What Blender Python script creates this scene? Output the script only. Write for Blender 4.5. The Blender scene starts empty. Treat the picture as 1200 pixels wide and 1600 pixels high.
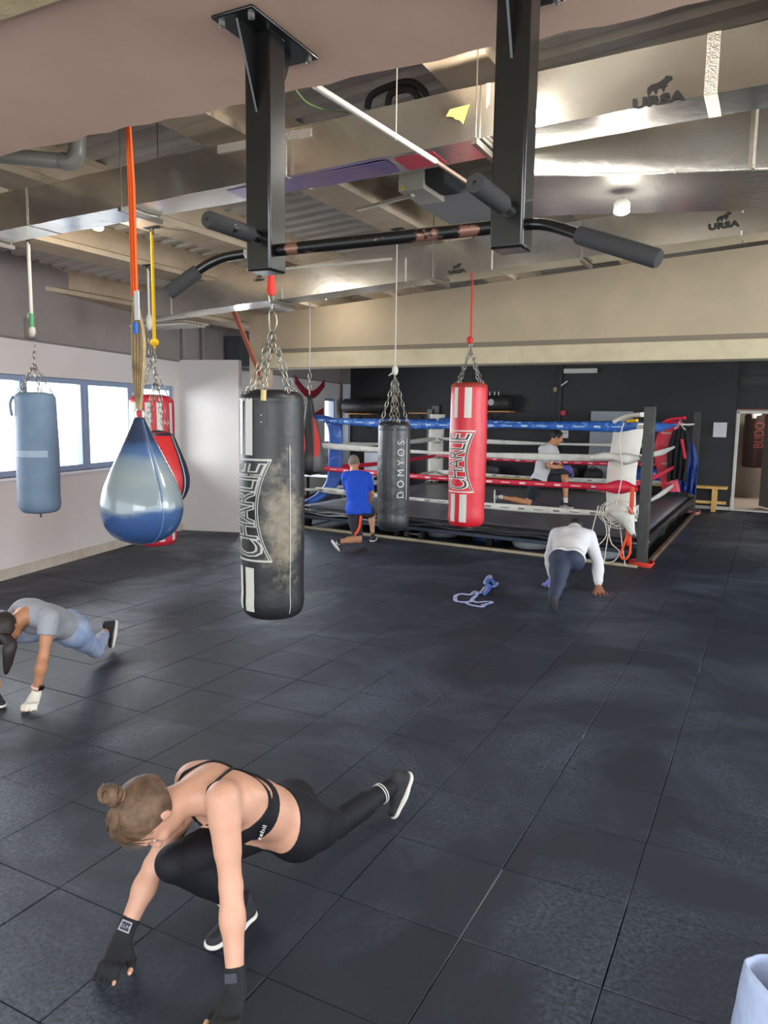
import bpy, bmesh, math, random
import numpy as np
from mathutils import Vector, Matrix
random.seed(7); np.random.seed(7)
PI = math.pi
SC = bpy.context.scene
COL = SC.collection

# ---------------------------------------------------------------- camera
TH, PITCH, ROLL, FPX, CH = 0.475462, 0.128067, 0.0135556, 1177.11, 1.9
def c2w(v):                       # camera-yaw frame (x right, y ahead) -> world (x across the tiles, y along them)
    x, y, z = v
    return Vector((x*math.cos(TH)-y*math.sin(TH), x*math.sin(TH)+y*math.cos(TH), z))
_c, _s = math.cos(ROLL), math.sin(ROLL); _cp, _sp = math.cos(PITCH), math.sin(PITCH)
_right = c2w((_c, _s*_sp, _s*_cp)); _up = c2w((-_s, _c*_sp, _c*_cp)); _fw = c2w((0, _cp, -_sp))
cam = bpy.data.cameras.new('camera'); co = bpy.data.objects.new('camera', cam); COL.objects.link(co)
cam.sensor_fit = 'VERTICAL'; cam.sensor_height = 32; cam.lens = FPX/1600*32; cam.clip_start = .05
co.matrix_world = Matrix(((_right.x,_up.x,-_fw.x,0),(_right.y,_up.y,-_fw.y,0),(_right.z,_up.z,-_fw.z,CH),(0,0,0,1)))
SC.camera = co
# ---------------------------------------------------------------- light and exposure
w = bpy.data.worlds.new('world'); SC.world = w; w.use_nodes = True
w.node_tree.nodes['Background'].inputs[0].default_value = (.86, .93, 1.0, 1)
w.node_tree.nodes['Background'].inputs[1].default_value = 2.8
def area(name, loc, target, size, power, col=(1,1,1), sy=None):
    l = bpy.data.lights.new(name, 'AREA'); l.energy = power; l.color = col; l.size = size
    if sy: l.shape = 'RECTANGLE'; l.size_y = sy
    o = bpy.data.objects.new(name, l); COL.objects.link(o); o.location = loc
    o.rotation_euler = (Vector(target)-Vector(loc)).to_track_quat('-Z', 'Y').to_euler()
    return o
area('daylight_left', (-10.3, 6.3, 2.3), (-6.0, 6.8, 1.0), 7.0, 560, (.90,.95,1), 1.8)
area('daylight_behind', (2.5, -4.0, 2.4), (-2.5, 6, .9), 5.0, 190, (1,.97,.93), 2.6)
area('fill_right', (5.6, 6.5, 2.6), (-3.5, 9.5, .6), 5.0, 230, (.95,.97,1), 2.0)  # unseen fill lamp, added to lift the far end of the floor
area('daylight_ring', (-9.5, 12.2, 1.9), (-4.0, 13.6, .8), 3.6, 260, (.86,.93,1), 1.1)
SC.view_settings.view_transform = 'Standard'; SC.view_settings.look = 'None'
SC.view_settings.gamma = 1; SC.view_settings.use_curve_mapping = False
SC.view_settings.exposure = 0.45
SC.cycles.max_bounces = 7; SC.cycles.diffuse_bounces = 4; SC.cycles.glossy_bounces = 4
SC.cycles.caustics_reflective = False; SC.cycles.caustics_refractive = False
SC.cycles.use_denoising = True; SC.cycles.sample_clamp_indirect = 6

area('passage_fill', (.2, 19.2, 2.55), (.1, 19.3, 0), 1.0, 45, (1,.95,.9))  # lamp added to brighten the passage beyond the door
# ---------------------------------------------------------------- coordinates taken off the photograph, each with its own depth
def _ray(px, py):
    x = (px-600)/FPX; y = -(py-800)/FPX
    x, y = _c*x-_s*y, _s*x+_c*y
    return c2w((x, _cp+y*_sp, -_sp+y*_cp))
def at(px, py, Y):                 # point at forward distance Y from the photographer
    d = _ray(px, py); k = Y/(d.y*math.cos(TH)-d.x*math.sin(TH)); return Vector((0,0,CH))+d*k
def flo(px, py, z=0.0):            # point at height z
    d = _ray(px, py); return Vector((0,0,CH))+d*((z-CH)/d.z)
def onb(px, py, b):                # point on the plane y = b
    d = _ray(px, py); return Vector((0,0,CH))+d*(b/d.y)
def scr(P):
    P = Vector(P)-Vector((0,0,CH)); X = P.dot(_right); Y = P.dot(_up); Z = P.dot(_fw)
    return (600+FPX*X/Z, 800-FPX*Y/Z, Z)
# ---------------------------------------------------------------- materials
def lin(c):
    if isinstance(c, str): c = tuple(int(c[i:i+2], 16) for i in (0,2,4))
    return tuple(((v/255)/12.92 if v <= 10 else (((v/255)+.055)/1.055)**2.4) for v in c)+(1,)
MATS = {}
def mat(name, col, rough=.6, metal=0, bump=None, var=None, coat=0, emis=0, rand=0, spec=.5, aniso=None, sheen=0):
    if name in MATS: return MATS[name]
    m = bpy.data.materials.new(name); m.use_nodes = True; nt = m.node_tree; b = nt.nodes['Principled BSDF']
    N = nt.nodes.new; L = nt.links.new
    b.inputs['Base Color'].default_value = lin(col); b.inputs['Roughness'].default_value = rough
    b.inputs['Metallic'].default_value = metal; b.inputs['Specular IOR Level'].default_value = spec
    b.inputs['Coat Weight'].default_value = coat; b.inputs['Sheen Weight'].default_value = sheen
    tc = N('ShaderNodeTexCoord'); src = None
    if var:                         # (scale, colour 2, low, high[, detail])
        n = N('ShaderNodeTexNoise'); n.inputs['Scale'].default_value = var[0]; n.inputs['Detail'].default_value = 6 if len(var) < 5 else var[4]
        n.inputs['Roughness'].default_value = .62
        L(tc.outputs['Object'], n.inputs['Vector'])
        r = N('ShaderNodeMapRange'); r.inputs[1].default_value = var[2]; r.inputs[2].default_value = var[3]; L(n.outputs[0], r.inputs[0])
        mx = N('ShaderNodeMix'); mx.data_type = 'RGBA'; mx.inputs[6].default_value = lin(col); mx.inputs[7].default_value = lin(var[1])
        L(r.outputs[0], mx.inputs[0]); src = mx.outputs[2]; L(src, b.inputs['Base Color'])
    if rand:
        oi = N('ShaderNodeObjectInfo'); r2 = N('ShaderNodeMapRange'); r2.inputs[3].default_value = 1-rand; r2.inputs[4].default_value = 1+rand
        L(oi.outputs['Random'], r2.inputs[0]); hs = N('ShaderNodeHueSaturation'); L(r2.outputs[0], hs.inputs['Value'])
        if src: L(src, hs.inputs['Color'])
        else: hs.inputs['Color'].default_value = lin(col)
        L(hs.outputs[0], b.inputs['Base Color'])
    if bump:                        # (scale, strength, distance)
        n2 = N('ShaderNodeTexNoise'); n2.inputs['Scale'].default_value = bump[0]; n2.inputs['Detail'].default_value = 5
        L(tc.outputs['Object'], n2.inputs['Vector'])
        bp = N('ShaderNodeBump'); bp.inputs['Strength'].default_value = bump[1]; bp.inputs['Distance'].default_value = bump[2] if len(bump) > 2 else .01
        L(n2.outputs[0], bp.inputs['Height']); L(bp.outputs[0], b.inputs['Normal'])
    if emis:
        b.inputs['Emission Color'].default_value = lin(col); b.inputs['Emission Strength'].default_value = emis
    MATS[name] = m; return m
def glass_mat(name, tint=(1,1,1,1), gl=.08):
    m = bpy.data.materials.new(name); m.use_nodes = True; nt = m.node_tree; nt.nodes.clear()
    o = nt.nodes.new('ShaderNodeOutputMaterial'); t = nt.nodes.new('ShaderNodeBsdfTransparent'); g = nt.nodes.new('ShaderNodeBsdfGlossy')
    g.inputs['Roughness'].default_value = .05; t.inputs[0].default_value = tint
    x = nt.nodes.new('ShaderNodeMixShader'); x.inputs[0].default_value = gl
    nt.links.new(t.outputs[0], x.inputs[1]); nt.links.new(g.outputs[0], x.inputs[2]); nt.links.new(x.outputs[0], o.inputs[0]); return m
def zband_mat(name, stops, rough=.2, coat=.5, bump=None, noise=.03):   # colour bands up the height of a thing (dyed vinyl, worn leather)
    m = mat(name, stops[0][1], rough, coat=coat, bump=bump); nt = m.node_tree; b = nt.nodes['Principled BSDF']
    tc = nt.nodes.new('ShaderNodeTexCoord'); sx = nt.nodes.new('ShaderNodeSeparateXYZ'); nt.links.new(tc.outputs['Object'], sx.inputs[0])
    n = nt.nodes.new('ShaderNodeTexNoise'); n.inputs['Scale'].default_value = 6; nt.links.new(tc.outputs['Object'], n.inputs['Vector'])
    ma = nt.nodes.new('ShaderNodeMath'); ma.operation = 'MULTIPLY_ADD'; ma.inputs[1].default_value = noise; nt.links.new(n.outputs[0], ma.inputs[0]); nt.links.new(sx.outputs[2], ma.inputs[2])
    r = nt.nodes.new('ShaderNodeValToRGB'); nt.links.new(ma.outputs[0], r.inputs[0])
    e = r.color_ramp.elements
    while len(e) < len(stops): e.new(.5)
    for i, (p, c) in enumerate(stops): e[i].position = p; e[i].color = lin(c)
    nt.links.new(r.outputs[0], b.inputs['Base Color']); return m

# ---------------------------------------------------------------- object helpers
def origin(o):
    v = Vector((0,0,0))
    while o: v += Vector(o.location); o = o.parent
    return v
def tag(o, label=None, cat=None, group=None, kind=None):
    if label: o['label'] = label
    if cat: o['category'] = cat
    if group: o['group'] = group
    if kind: o['kind'] = kind
    return o
def empty(name, loc, label=None, cat=None, group=None, kind=None):
    o = bpy.data.objects.new(name, None); COL.objects.link(o); o.location = loc; o.empty_display_size = .1
    return tag(o, label, cat, group, kind)
def link(name, me, m, parent=None, smooth=True, angle=40):
    if m: me.materials.append(m)
    if smooth:
        me.polygons.foreach_set('use_smooth', [True]*len(me.polygons))
        if angle: me.set_sharp_from_angle(angle=math.radians(angle))
    o = bpy.data.objects.new(name, me); COL.objects.link(o)
    if parent:
        off = origin(parent); me.transform(Matrix.Translation(-off)); o.parent = parent
    return o
def copy_tree(o, parent=None):
    c = o.copy(); COL.objects.link(c)
    if parent: c.parent = parent
    for ch in list(o.children): copy_tree(ch, c)
    return c
class MB:
    def __init__(s): s.v = []; s.f = []
    def add(s, vs, fs):
        n = len(s.v); s.v += [tuple(v) for v in vs]; s.f += [tuple(n+i for i in f) for f in fs]; return s
    def box(s, lo, hi, M=None):
        x0,y0,z0 = lo; x1,y1,z1 = hi
        vs = [Vector(p) for p in ((x0,y0,z0),(x1,y0,z0),(x1,y1,z0),(x0,y1,z0),(x0,y0,z1),(x1,y0,z1),(x1,y1,z1),(x0,y1,z1))]
        if M is not None: vs = [M @ v for v in vs]
        return s.add(vs, [(0,3,2,1),(4,5,6,7),(0,1,5,4),(1,2,6,5),(2,3,7,6),(3,0,4,7)])
    def bar(s, p, q, w, h, up=(0,0,1)):         # box from p to q, w across, h along up
        p = Vector(p); q = Vector(q); d = (q-p).normalized(); u = Vector(up); r = d.cross(u)
        if r.length < 1e-5: r = d.cross(Vector((1,0,0)))
        r.normalize(); u = r.cross(d).normalized(); a = r*w/2; b = u*h/2
        vs = [p-a-b, p+a-b, p+a+b, p-a+b, q-a-b, q+a-b, q+a+b, q-a+b]
        return s.add(vs, [(0,3,2,1),(4,5,6,7),(0,1,5,4),(1,2,6,5),(2,3,7,6),(3,0,4,7)])
    def tube(s, pts, r, n=8, closed=False, cap=True, flat=1, up=None):
        pts = [Vector(p) for p in pts]; m = len(pts)
        rs = r if isinstance(r, (list, tuple)) else [r]*m
        base = len(s.v); prev = None
        for i, p in enumerate(pts):
            if closed: d = pts[(i+1) % m]-pts[i-1]
            else: d = pts[min(i+1, m-1)]-pts[max(i-1, 0)]
            if d.length < 1e-9: d = Vector((0,0,1))
            d.normalize()
            if up is not None: u = Vector(up)
            else: u = prev if prev is not None else (Vector((0,0,1)) if abs(d.z) < .9 else Vector((1,0,0)))
            a = u-d*u.dot(d)
            if a.length < 1e-6: a = d.orthogonal()
            a.normalize(); prev = a; b = d.cross(a)
            for k in range(n):
                t = 2*PI*k/n; s.v.append(tuple(p+a*math.cos(t)*rs[i]*flat+b*math.sin(t)*rs[i]))
        for i in range(m if closed else m-1):
            i2 = (i+1) % m
            for k in range(n):
                k2 = (k+1) % n; s.f.append((base+i*n+k, base+i*n+k2, base+i2*n+k2, base+i2*n+k))
        if cap and not closed:
            s.f.append(tuple(base+k for k in reversed(range(n)))); s.f.append(tuple(base+(m-1)*n+k for k in range(n)))
        return s
    def lathe(s, prof, c=(0,0,0), n=32, fn=None, axis=None):   # prof: (r, z)
        c = Vector(c); base = len(s.v)
        for i, (r, z) in enumerate(prof):
            for k in range(n):
                t = 2*PI*k/n; rr = r*(fn(t, z) if fn else 1)
                p = Vector((rr*math.cos(t), rr*math.sin(t), z))
                if axis is not None: p = axis @ p
                s.v.append(tuple(c+p))
        for i in range(len(prof)-1):
            for k in range(n):
                k2 = (k+1) % n; s.f.append((base+i*n+k, base+(i+1)*n+k, base+(i+1)*n+k2, base+i*n+k2))
        s.f.append(tuple(base+k for k in range(n))); s.f.append(tuple(base+(len(prof)-1)*n+k for k in reversed(range(n))))
        return s
    def grid(s, P):                             # P[i][j] -> sheet
        n = len(s.v); r = len(P); c = len(P[0])
        for row in P: s.v += [tuple(p) for p in row]
        for i in range(r-1):
            for j in range(c-1): s.f.append((n+i*c+j, n+i*c+j+1, n+(i+1)*c+j+1, n+(i+1)*c+j))
        return s
    def prism(s, poly, d):                      # polygon (3d points) pushed by d
        d = Vector(d); n = len(s.v); k = len(poly)
        s.v += [tuple(Vector(p)) for p in poly]+[tuple(Vector(p)+d) for p in poly]
        s.f += [tuple(n+i for i in range(k)), tuple(n+k+i for i in reversed(range(k)))]
        s.f += [(n+i, n+k+i, n+k+(i+1) % k, n+(i+1) % k) for i in range(k)]
        return s
    def ell(s, c, r, n=16, m=10, M=None):
        c = Vector(c); prof = [(math.sin(PI*i/m), -math.cos(PI*i/m)) for i in range(1, m)]
        base = len(s.v)
        def P(x, y, z):
            v = Vector((x*r[0], y*r[1], z*r[2]))
            return tuple(c+(M @ v if M is not None else v))
        s.v.append(P(0,0,-1))
        for a, z in prof:
            for k in range(n): t = 2*PI*k/n; s.v.append(P(a*math.cos(t), a*math.sin(t), z))
        s.v.append(P(0,0,1)); L = len(prof)
        for k in range(n): s.f.append((base, base+1+(k+1) % n, base+1+k))
        for i in range(L-1):
            for k in range(n): k2 = (k+1) % n; s.f.append((base+1+i*n+k, base+1+i*n+k2, base+1+(i+1)*n+k2, base+1+(i+1)*n+k))
        top = base+1+L*n
        for k in range(n): s.f.append((base+1+(L-1)*n+k, base+1+(L-1)*n+(k+1) % n, top))
        return s
    def build(s, name, m, parent=None, bevel=0, smooth=True, angle=40, solid=0, fix=True):
        me = bpy.data.meshes.new(name); me.from_pydata(s.v, [], s.f); me.update()
        if fix:
            bm = bmesh.new(); bm.from_mesh(me); bmesh.ops.recalc_face_normals(bm, faces=bm.faces[:]); bm.to_mesh(me); bm.free()
        o = link(name, me, m, parent, smooth, angle)
        if solid: md = o.modifiers.new('solid', 'SOLIDIFY'); md.thickness = solid; md.offset = 0
        if bevel: md = o.modifiers.new('bevel', 'BEVEL'); md.width = bevel; md.segments = 2; md.limit_method = 'ANGLE'
        return o
def cr(pts, n=6, closed=False):                 # Catmull-Rom through points
    pts = [Vector(p) for p in pts]; out = []; m = len(pts)
    for i in range(m if closed else m-1):
        if closed: p0, p1, p2, p3 = pts[i-1], pts[i], pts[(i+1) % m], pts[(i+2) % m]
        else: p0, p1, p2, p3 = pts[max(i-1,0)], pts[i], pts[i+1], pts[min(i+2,m-1)]
        for k in range(n):
            t = k/n; out.append(.5*((2*p1)+(p2-p0)*t+(2*p0-5*p1+4*p2-p3)*t*t+(3*p1-p0-3*p2+p3)*t**3))
    if not closed: out.append(pts[-1])
    return out
def text_bm(s, size=1, offset=0, spacing=1, align='CENTER', bold=False):
    cu = bpy.data.curves.new('t', 'FONT'); cu.body = s; cu.size = size; cu.offset = offset; cu.space_character = spacing
    cu.align_x = align; cu.align_y = 'CENTER'; cu.resolution_u = 3
    o = bpy.data.objects.new('t', cu); COL.objects.link(o); bpy.context.view_layer.update()
    me = bpy.data.meshes.new_from_object(o.evaluated_get(bpy.context.evaluated_depsgraph_get()))
    bm = bmesh.new(); bm.from_mesh(me)
    bpy.data.objects.remove(o); bpy.data.curves.remove(cu); bpy.data.meshes.remove(me)
    return bm
def flat_text(name, s, size, M, m, parent, thick=.0008, **kw):   # writing on a flat face; M maps x right, y up, z out
    bm = text_bm(s, size, **kw)
    bm.transform(M @ Matrix.Translation((0,0,thick)))
    me = bpy.data.meshes.new(name); bm.to_mesh(me); bm.free(); return link(name, me, m, parent, False)
def frame(o, x, y):                             # matrix from origin, x axis, y axis
    x = Vector(x).normalized(); y = Vector(y); y = (y-x*y.dot(x)).normalized(); z = x.cross(y); o = Vector(o)
    return Matrix(((x.x,y.x,z.x,o.x),(x.y,y.y,z.y,o.y),(x.z,y.z,z.z,o.z),(0,0,0,1)))

# ---------------------------------------------------------------- colours
m_concrete = mat('painted_concrete', (204,186,160), .85, bump=(9,.25,.02), var=(2.2,(180,158,132),.35,.7))
m_slab = mat('bounce_pink_plaster', (222,184,160), .85, bump=(6,.2,.02), var=(1.1,(202,168,144),.35,.7))  # pink of the light bounced off the floor is put into this colour
m_slab2 = mat('cream_plaster', (214,196,150), .85, bump=(12,.4,.02), var=(5,(186,158,118),.4,.7))
m_beam = mat('cream_beam_paint', (186,168,140), .8, bump=(14,.15,.01), var=(1.3,(172,157,132),.4,.75))
m_beamlow = mat('cream_beam_edge', (206,194,162), .8, bump=(20,.2,.01), var=(4,(190,176,146),.4,.75))
m_groove = mat('beam_groove_grey', (132,122,106), .9)
m_white = mat('white_wall_paint', (212,207,203), .75, bump=(30,.06,.005), var=(1.5,(208,203,198),.45,.7))
m_greywall = mat('grey_upper_wall', (150,142,138), .85, var=(1.2,(136,129,125),.4,.7))
m_black = mat('black_wall_paint', (33,33,34), .65, var=(1.0,(41,42,46),.4,.7))
m_deck = mat('galvanised_roof_deck', (218,213,202), .5, .1, var=(2,(198,193,182),.4,.7))
m_foil = mat('duct_foil', (226,223,215), .2, .94, bump=(20,.14,.006), var=(2.2,(204,199,190),.4,.7))
m_tape = mat('crinkled_foil_tape', (224,218,204), .3, .95, bump=(120,1.0,.01))
m_rubber = mat('rubber_tile', (38,44,54), .46, bump=(230,.6,.004), rand=.14, spec=.28)
def floor_wear(m):
    nt = m.node_tree; b = nt.nodes['Principled BSDF']; N = nt.nodes.new; L = nt.links.new; old = b.inputs['Base Color'].links[0].from_socket
    g = N('ShaderNodeNewGeometry'); n = N('ShaderNodeTexNoise'); n.inputs['Scale'].default_value = .75; n.inputs['Detail'].default_value = 7; n.inputs['Roughness'].default_value = .6; n.inputs['Distortion'].default_value = .6
    L(g.outputs['Position'], n.inputs['Vector']); r = N('ShaderNodeMapRange'); r.inputs[1].default_value = .46; r.inputs[2].default_value = .66; L(n.outputs[0], r.inputs[0])
    n2 = N('ShaderNodeTexNoise'); n2.inputs['Scale'].default_value = 55; n2.inputs['Detail'].default_value = 4; L(g.outputs['Position'], n2.inputs['Vector'])
    r2 = N('ShaderNodeMapRange'); r2.inputs[1].default_value = .35; r2.inputs[2].default_value = .70; L(n2.outputs[0], r2.inputs[0])
    mm = N('ShaderNodeMath'); mm.operation = 'MULTIPLY'; L(r.outputs[0], mm.inputs[0]); L(r2.outputs[0], mm.inputs[1])
    mx = N('ShaderNodeMix'); mx.data_type = 'RGBA'; L(mm.outputs[0], mx.inputs[0]); L(old, mx.inputs[6]); mx.inputs[7].default_value = lin((84,94,112)); L(mx.outputs[2], b.inputs['Base Color'])
    rr = N('ShaderNodeMapRange'); rr.inputs[3].default_value = .52; rr.inputs[4].default_value = .34; L(r.outputs[0], rr.inputs[0]); L(rr.outputs[0], b.inputs['Roughness'])
floor_wear(m_rubber)
m_under = mat('joint_dark', (24,25,27), .9)
m_dust = mat('dusty_joint', (120,124,128), .9)
m_ink = mat('black_print', (38,38,38), .6)
m_blackmetal = mat('black_enamel_steel', (22,22,22), .28, .3, coat=.4, bump=(60,.05,.002))
m_foam = mat('black_foam_grip', (48,47,48), .85, bump=(200,.2,.002))
m_chrome = mat('steel_bolt', (190,188,182), .3, .9)
m_steel = mat('zinc_chain', (150,146,136), .35, .9)
m_orange = mat('orange_webbing', (232,96,28), .7, bump=(200,.3,.002))
m_khaki = mat('khaki_webbing', (176,152,112), .85, bump=(200,.3,.002), var=(9,(120,104,84),.4,.7))
m_yellow = mat('yellow_strap', (232,180,18), .7)
m_ropew = mat('white_cord', (206,200,188), .85)
m_redrope = mat('red_cord', (206,48,36), .7)
m_wood = mat('pine_wood', (222,180,104), .55, var=(7,(200,152,80),.4,.7))
m_alu = mat('window_aluminium', (150,168,196), .45, .3)
m_glass = glass_mat('window_glass')
m_lamp = mat('lamp_glow', (255,250,240), emis=60)
m_skin = {}
def skin(name, c):
    m = mat(name, c, .5, var=(5,tuple(int(x*.93) for x in c),.4,.7), bump=(90,.05,.002)); b = m.node_tree.nodes['Principled BSDF']
    b.inputs['Subsurface Weight'].default_value = .12; b.inputs['Subsurface Scale'].default_value = .02
    b.inputs['Subsurface Radius'].default_value = (1,.4,.25); return m

# ================================================================ SETTING
def RZ(a): return 3.82+.064*a                  # height of the purlin undersides
# floor: dark bed, rubber tiles on it
bed = MB().box((-13,-3.5,-.12),(7.5,22,-.016)).build('floor', m_under, smooth=False); tag(bed, kind='structure')
TU, TV, U0, V0 = .51, .4935, -.387, 2.40
tile_me = []
for k in range(6):
    rnd = random.Random(k); g = .0014; c = .0026; hx, hy = TU/2-g+rnd.uniform(-.001,.001), TV/2-g+rnd.uniform(-.001,.001)
    t = [rnd.uniform(-.002,.002) for _ in range(4)]
    cs = ((-1,-1),(1,-1),(1,1),(-1,1))
    vs = [(sx*hx, sy*hy, -.016) for sx,sy in cs]+[(sx*hx, sy*hy, -.004) for sx,sy in cs]+[(sx*(hx-c), sy*(hy-c), -.0005+t[i]) for i,(sx,sy) in enumerate(cs)]
    fs = [(8,9,10,11)]+[(i, (i+1)%4, 4+(i+1)%4, 4+i) for i in range(4)]+[(4+i, 4+(i+1)%4, 8+(i+1)%4, 8+i) for i in range(4)]
    me = bpy.data.meshes.new('floor_tile'); me.from_pydata(vs, [], fs); me.materials.append(m_rubber); tile_me.append(me)
spots = []
for i in range(-24, 16):
    for j in range(-12, 31):
        x = U0+TU*(i+.5); y = V0+TV*(j+.5)
        if y > 17.35 or x > 5 or x < -8.6-(y-9.3)*.22 : continue
        if y > 10.7 and -7.2 < x < -1.6: continue
        X, Y, Z = scr((x, y, 0)); vis = Z > .5 and -90 < X < 1290 and -50 < Y < 1800
        spots.append(((0 if vis else 1e3)+math.hypot(x, y), x, y))
spots.sort(); far = MB()
for n, (d, x, y) in enumerate(spots):
    k = (n*7) % 6
    if n < 300 and d < 1e3:
        o = bpy.data.objects.new('floor_tile', tile_me[k]); COL.objects.link(o); o.location = (x, y, 0); o.parent = bed
    else:
        far.add([(v.co.x+x, v.co.y+y, v.co.z) for v in tile_me[k].vertices], [tuple(p.vertices) for p in tile_me[k].polygons])
fo = far.build('floor_tiles_beyond', m_rubber, bed, smooth=False, fix=False); tag(fo, kind='stuff')
# joints filled with pale dust
dj = MB()
for (p, q) in (((637,1597),(785,1360)), ((541,1403),(717,1465)), ((722,1467),(840,1508)), ((783,1257),(895,1287)), ((900,1510),(930,1540)), ((932,1110),(905,1165)), ((1098,1025),(1092,1052)), ((1150,1352),(1200,1367))):
    a, b = flo(*p, -.0045), flo(*q, -.0045); dj.bar(a, b, .004, .004)
tag(dj.build('joint_dust', m_dust, bed, smooth=False), 'pale dust caught in a tile joint')

# left wall (runs at an angle to the tiles)
WC = Vector((-8.463, 9.277, 0)); WD = Vector((.2200, -.9755, 0)); WN = Vector((.9755, .2200, 0))
def W(s, z, n=0): return WC+WD*s+WN*n+Vector((0,0,z))
def wbox(mb, s0, s1, z0, z1, n0=-.22, n1=0):
    P = [W(s0,z0,n0), W(s1,z0,n0), W(s1,z0,n1), W(s0,z0,n1)]; mb.prism(P, (0,0,z1-z0)); return mb
WT, WB = 2.30, 1.14
mb = MB(); wbox(mb, -8.6, 12, 0, WB); wbox(mb, -8.6, 12, WT, 2.70); wbox(mb, -7.05, -4.1, WB, WT); wbox(mb, -.5, .17, WB, WT); wbox(mb, -8.6, -7.95, WB, WT); wbox(mb, 9.6, 12, WB, WT)
wl = tag(mb.build('wall_left', m_white, smooth=False), kind='structure')
u = MB(); wbox(u, -8.6, 12, 2.70, 4.3, -.22, -.03); u.build('upper_wall', m_greywall, wl, smooth=False)
u = MB(); wbox(u, -8.6, 12, 2.69, 2.715, -.05, .012); u.build('ledge', mat('ledge_grey',(120,116,114),.8), wl, smooth=False)
u = MB(); wbox(u, .0, 12, 0, .12, 0, .014); tag(u.build('baseboard_left', mat('skirting_beige',(196,186,172),.7,var=(6,(176,164,150),.4,.7)), smooth=False), kind='structure')
u = MB(); wbox(u, .17, 9.6, WB-.03, WB, -.22, .05); u.build('window_sill', mat('sill_white',(226,230,238),.5), wl, bevel=.004)
# windows: one glazed unit each
units = [(.24,1.02),(1.36,2.25),(2.41,3.38),(3.50,4.47),(4.60,5.57),(5.70,6.67),(6.80,7.77),(7.90,8.87)]
edges = [.17]+[(units[i][1]+units[i+1][0])/2 for i in range(len(units)-1)]+[9.0]
for i, (s0, s1) in enumerate(units+[(-7.88,-7.12),(-1.55,-.57),(-2.85,-1.87),(-4.03,-3.05)]):
    e0, e1 = (edges[i], edges[i+1]) if i < len(units) else ((-7.95,-7.05),(-1.7,-.5),(-2.95,-1.7),(-4.1,-2.95))[i-len(units)]
    z0, z1 = 1.215, 2.235
    wn = empty('window_%d' % (i+1), W((s0+s1)/2, WB, -.08), kind='structure')
    f = MB(); wbox(f, e0, s0, WB, WT, -.12, -.04); wbox(f, s1, e1, WB, WT, -.12, -.04); wbox(f, s0, s1, WB, z0, -.12, -.04); wbox(f, s0, s1, z1, WT, -.12, -.04)
    f.build('window_frame', m_alu, wn, bevel=.006)
    g = MB(); wbox(g, s0+.001, s1-.001, z0+.001, z1-.001, -.085, -.08); g.build('pane', m_glass, wn, smooth=False)
# conduits and stub on the grey upper wall
cd = empty('wall_conduit', W(-.25, 2.72, .03), 'thin grey conduits running up the upper wall behind the white partition', 'conduit')
for s, r in ((-.1,.02),(-.75,.025)):
    MB().tube([W(s,2.72,.03), W(s,3.9,.03)], r, 8).build('conduit_pipe', m_greywall, cd)
sb = MB(); wbox(sb, 3.28, 3.40, 2.72, 2.95, -.03, .05); tag(sb.build('wall_stub', m_greywall, bevel=.01), 'short grey stub on the ledge above the windows', 'bracket')
sb = MB(); wbox(sb, -2.6, -1.6, 2.73, 3.25, .02, .3); tag(sb.build('dark_cabinet', mat('cabinet_grey',(66,68,74),.6), bevel=.01), 'dark grey wall cabinet above the white partition', 'cabinet')
# white partition stub
P1 = Vector((-7.515, 9.561, 0)); pd = (P1-WC).normalized(); pn = Vector((-pd.y, pd.x, 0))
pa = MB(); pa.prism([WC, P1, P1+pn*.14, WC+pn*.14], (0,0,2.72)); tag(pa.build('wall_partition', m_white, smooth=False), kind='structure')
# beam over the opening, with its column
mb = MB(); x0, x1 = -7.03, 6.5
mb.prism([(x0,9.5,2.86),(x1,9.5,2.86),(x1,9.5,RZ(x1)),(x0,9.5,RZ(x0))], (0,.32,0)); mb.box((x0,9.53,2.80),(x1,9.82,2.86))
wm = tag(mb.build('wall_middle', m_beam, smooth=False), kind='structure')
MB().box((x0,9.46,2.575),(x1,9.82,2.80)).build('beam_edge', m_beamlow, wm, bevel=.015)
MB().box((x0,9.51,2.80),(x1,9.525,2.862)).build('beam_groove', m_groove, wm, smooth=False)
MB().box((-7.25,9.5,2.30),(-7.03,9.8,RZ(-7.1))).build('column_stub', m_concrete, wm, smooth=False)
# black back wall, with the doorway
BW = 17.4; mb = MB()
mb.box((-10.0,BW,0),(-.76,BW+.2,4.6)); mb.box((-.76,BW+.12,2.10),(6,BW+.3,4.6)); mb.box((.30,BW+.12,0),(6,BW+.3,2.10))
wb = tag(mb.build('wall_back', m_black, smooth=False), kind='structure')
MB().box((-10.5,BW+.0,0),(-10.0,BW+.2,4.6)).build('corner_panel', m_greywall, wb, smooth=False)
MB().box((-.74,BW+.1,2.62),(6,BW+.119,2.78)).build('wall_band', mat('band_grey',(58,57,55),.8), wb, smooth=False)
tag(MB().box((-10.17,BW-.12,0),(-9.99,BW,2.69)).build('trim_1', mat('white_post',(214,220,230),.6), bevel=.01), kind='structure')
tag(MB().box((-2.2,BW-.02,0),(-.74,BW,.07)).build('baseboard_back', mat('pale_skirting',(196,192,186),.7), smooth=False), kind='structure')
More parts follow.
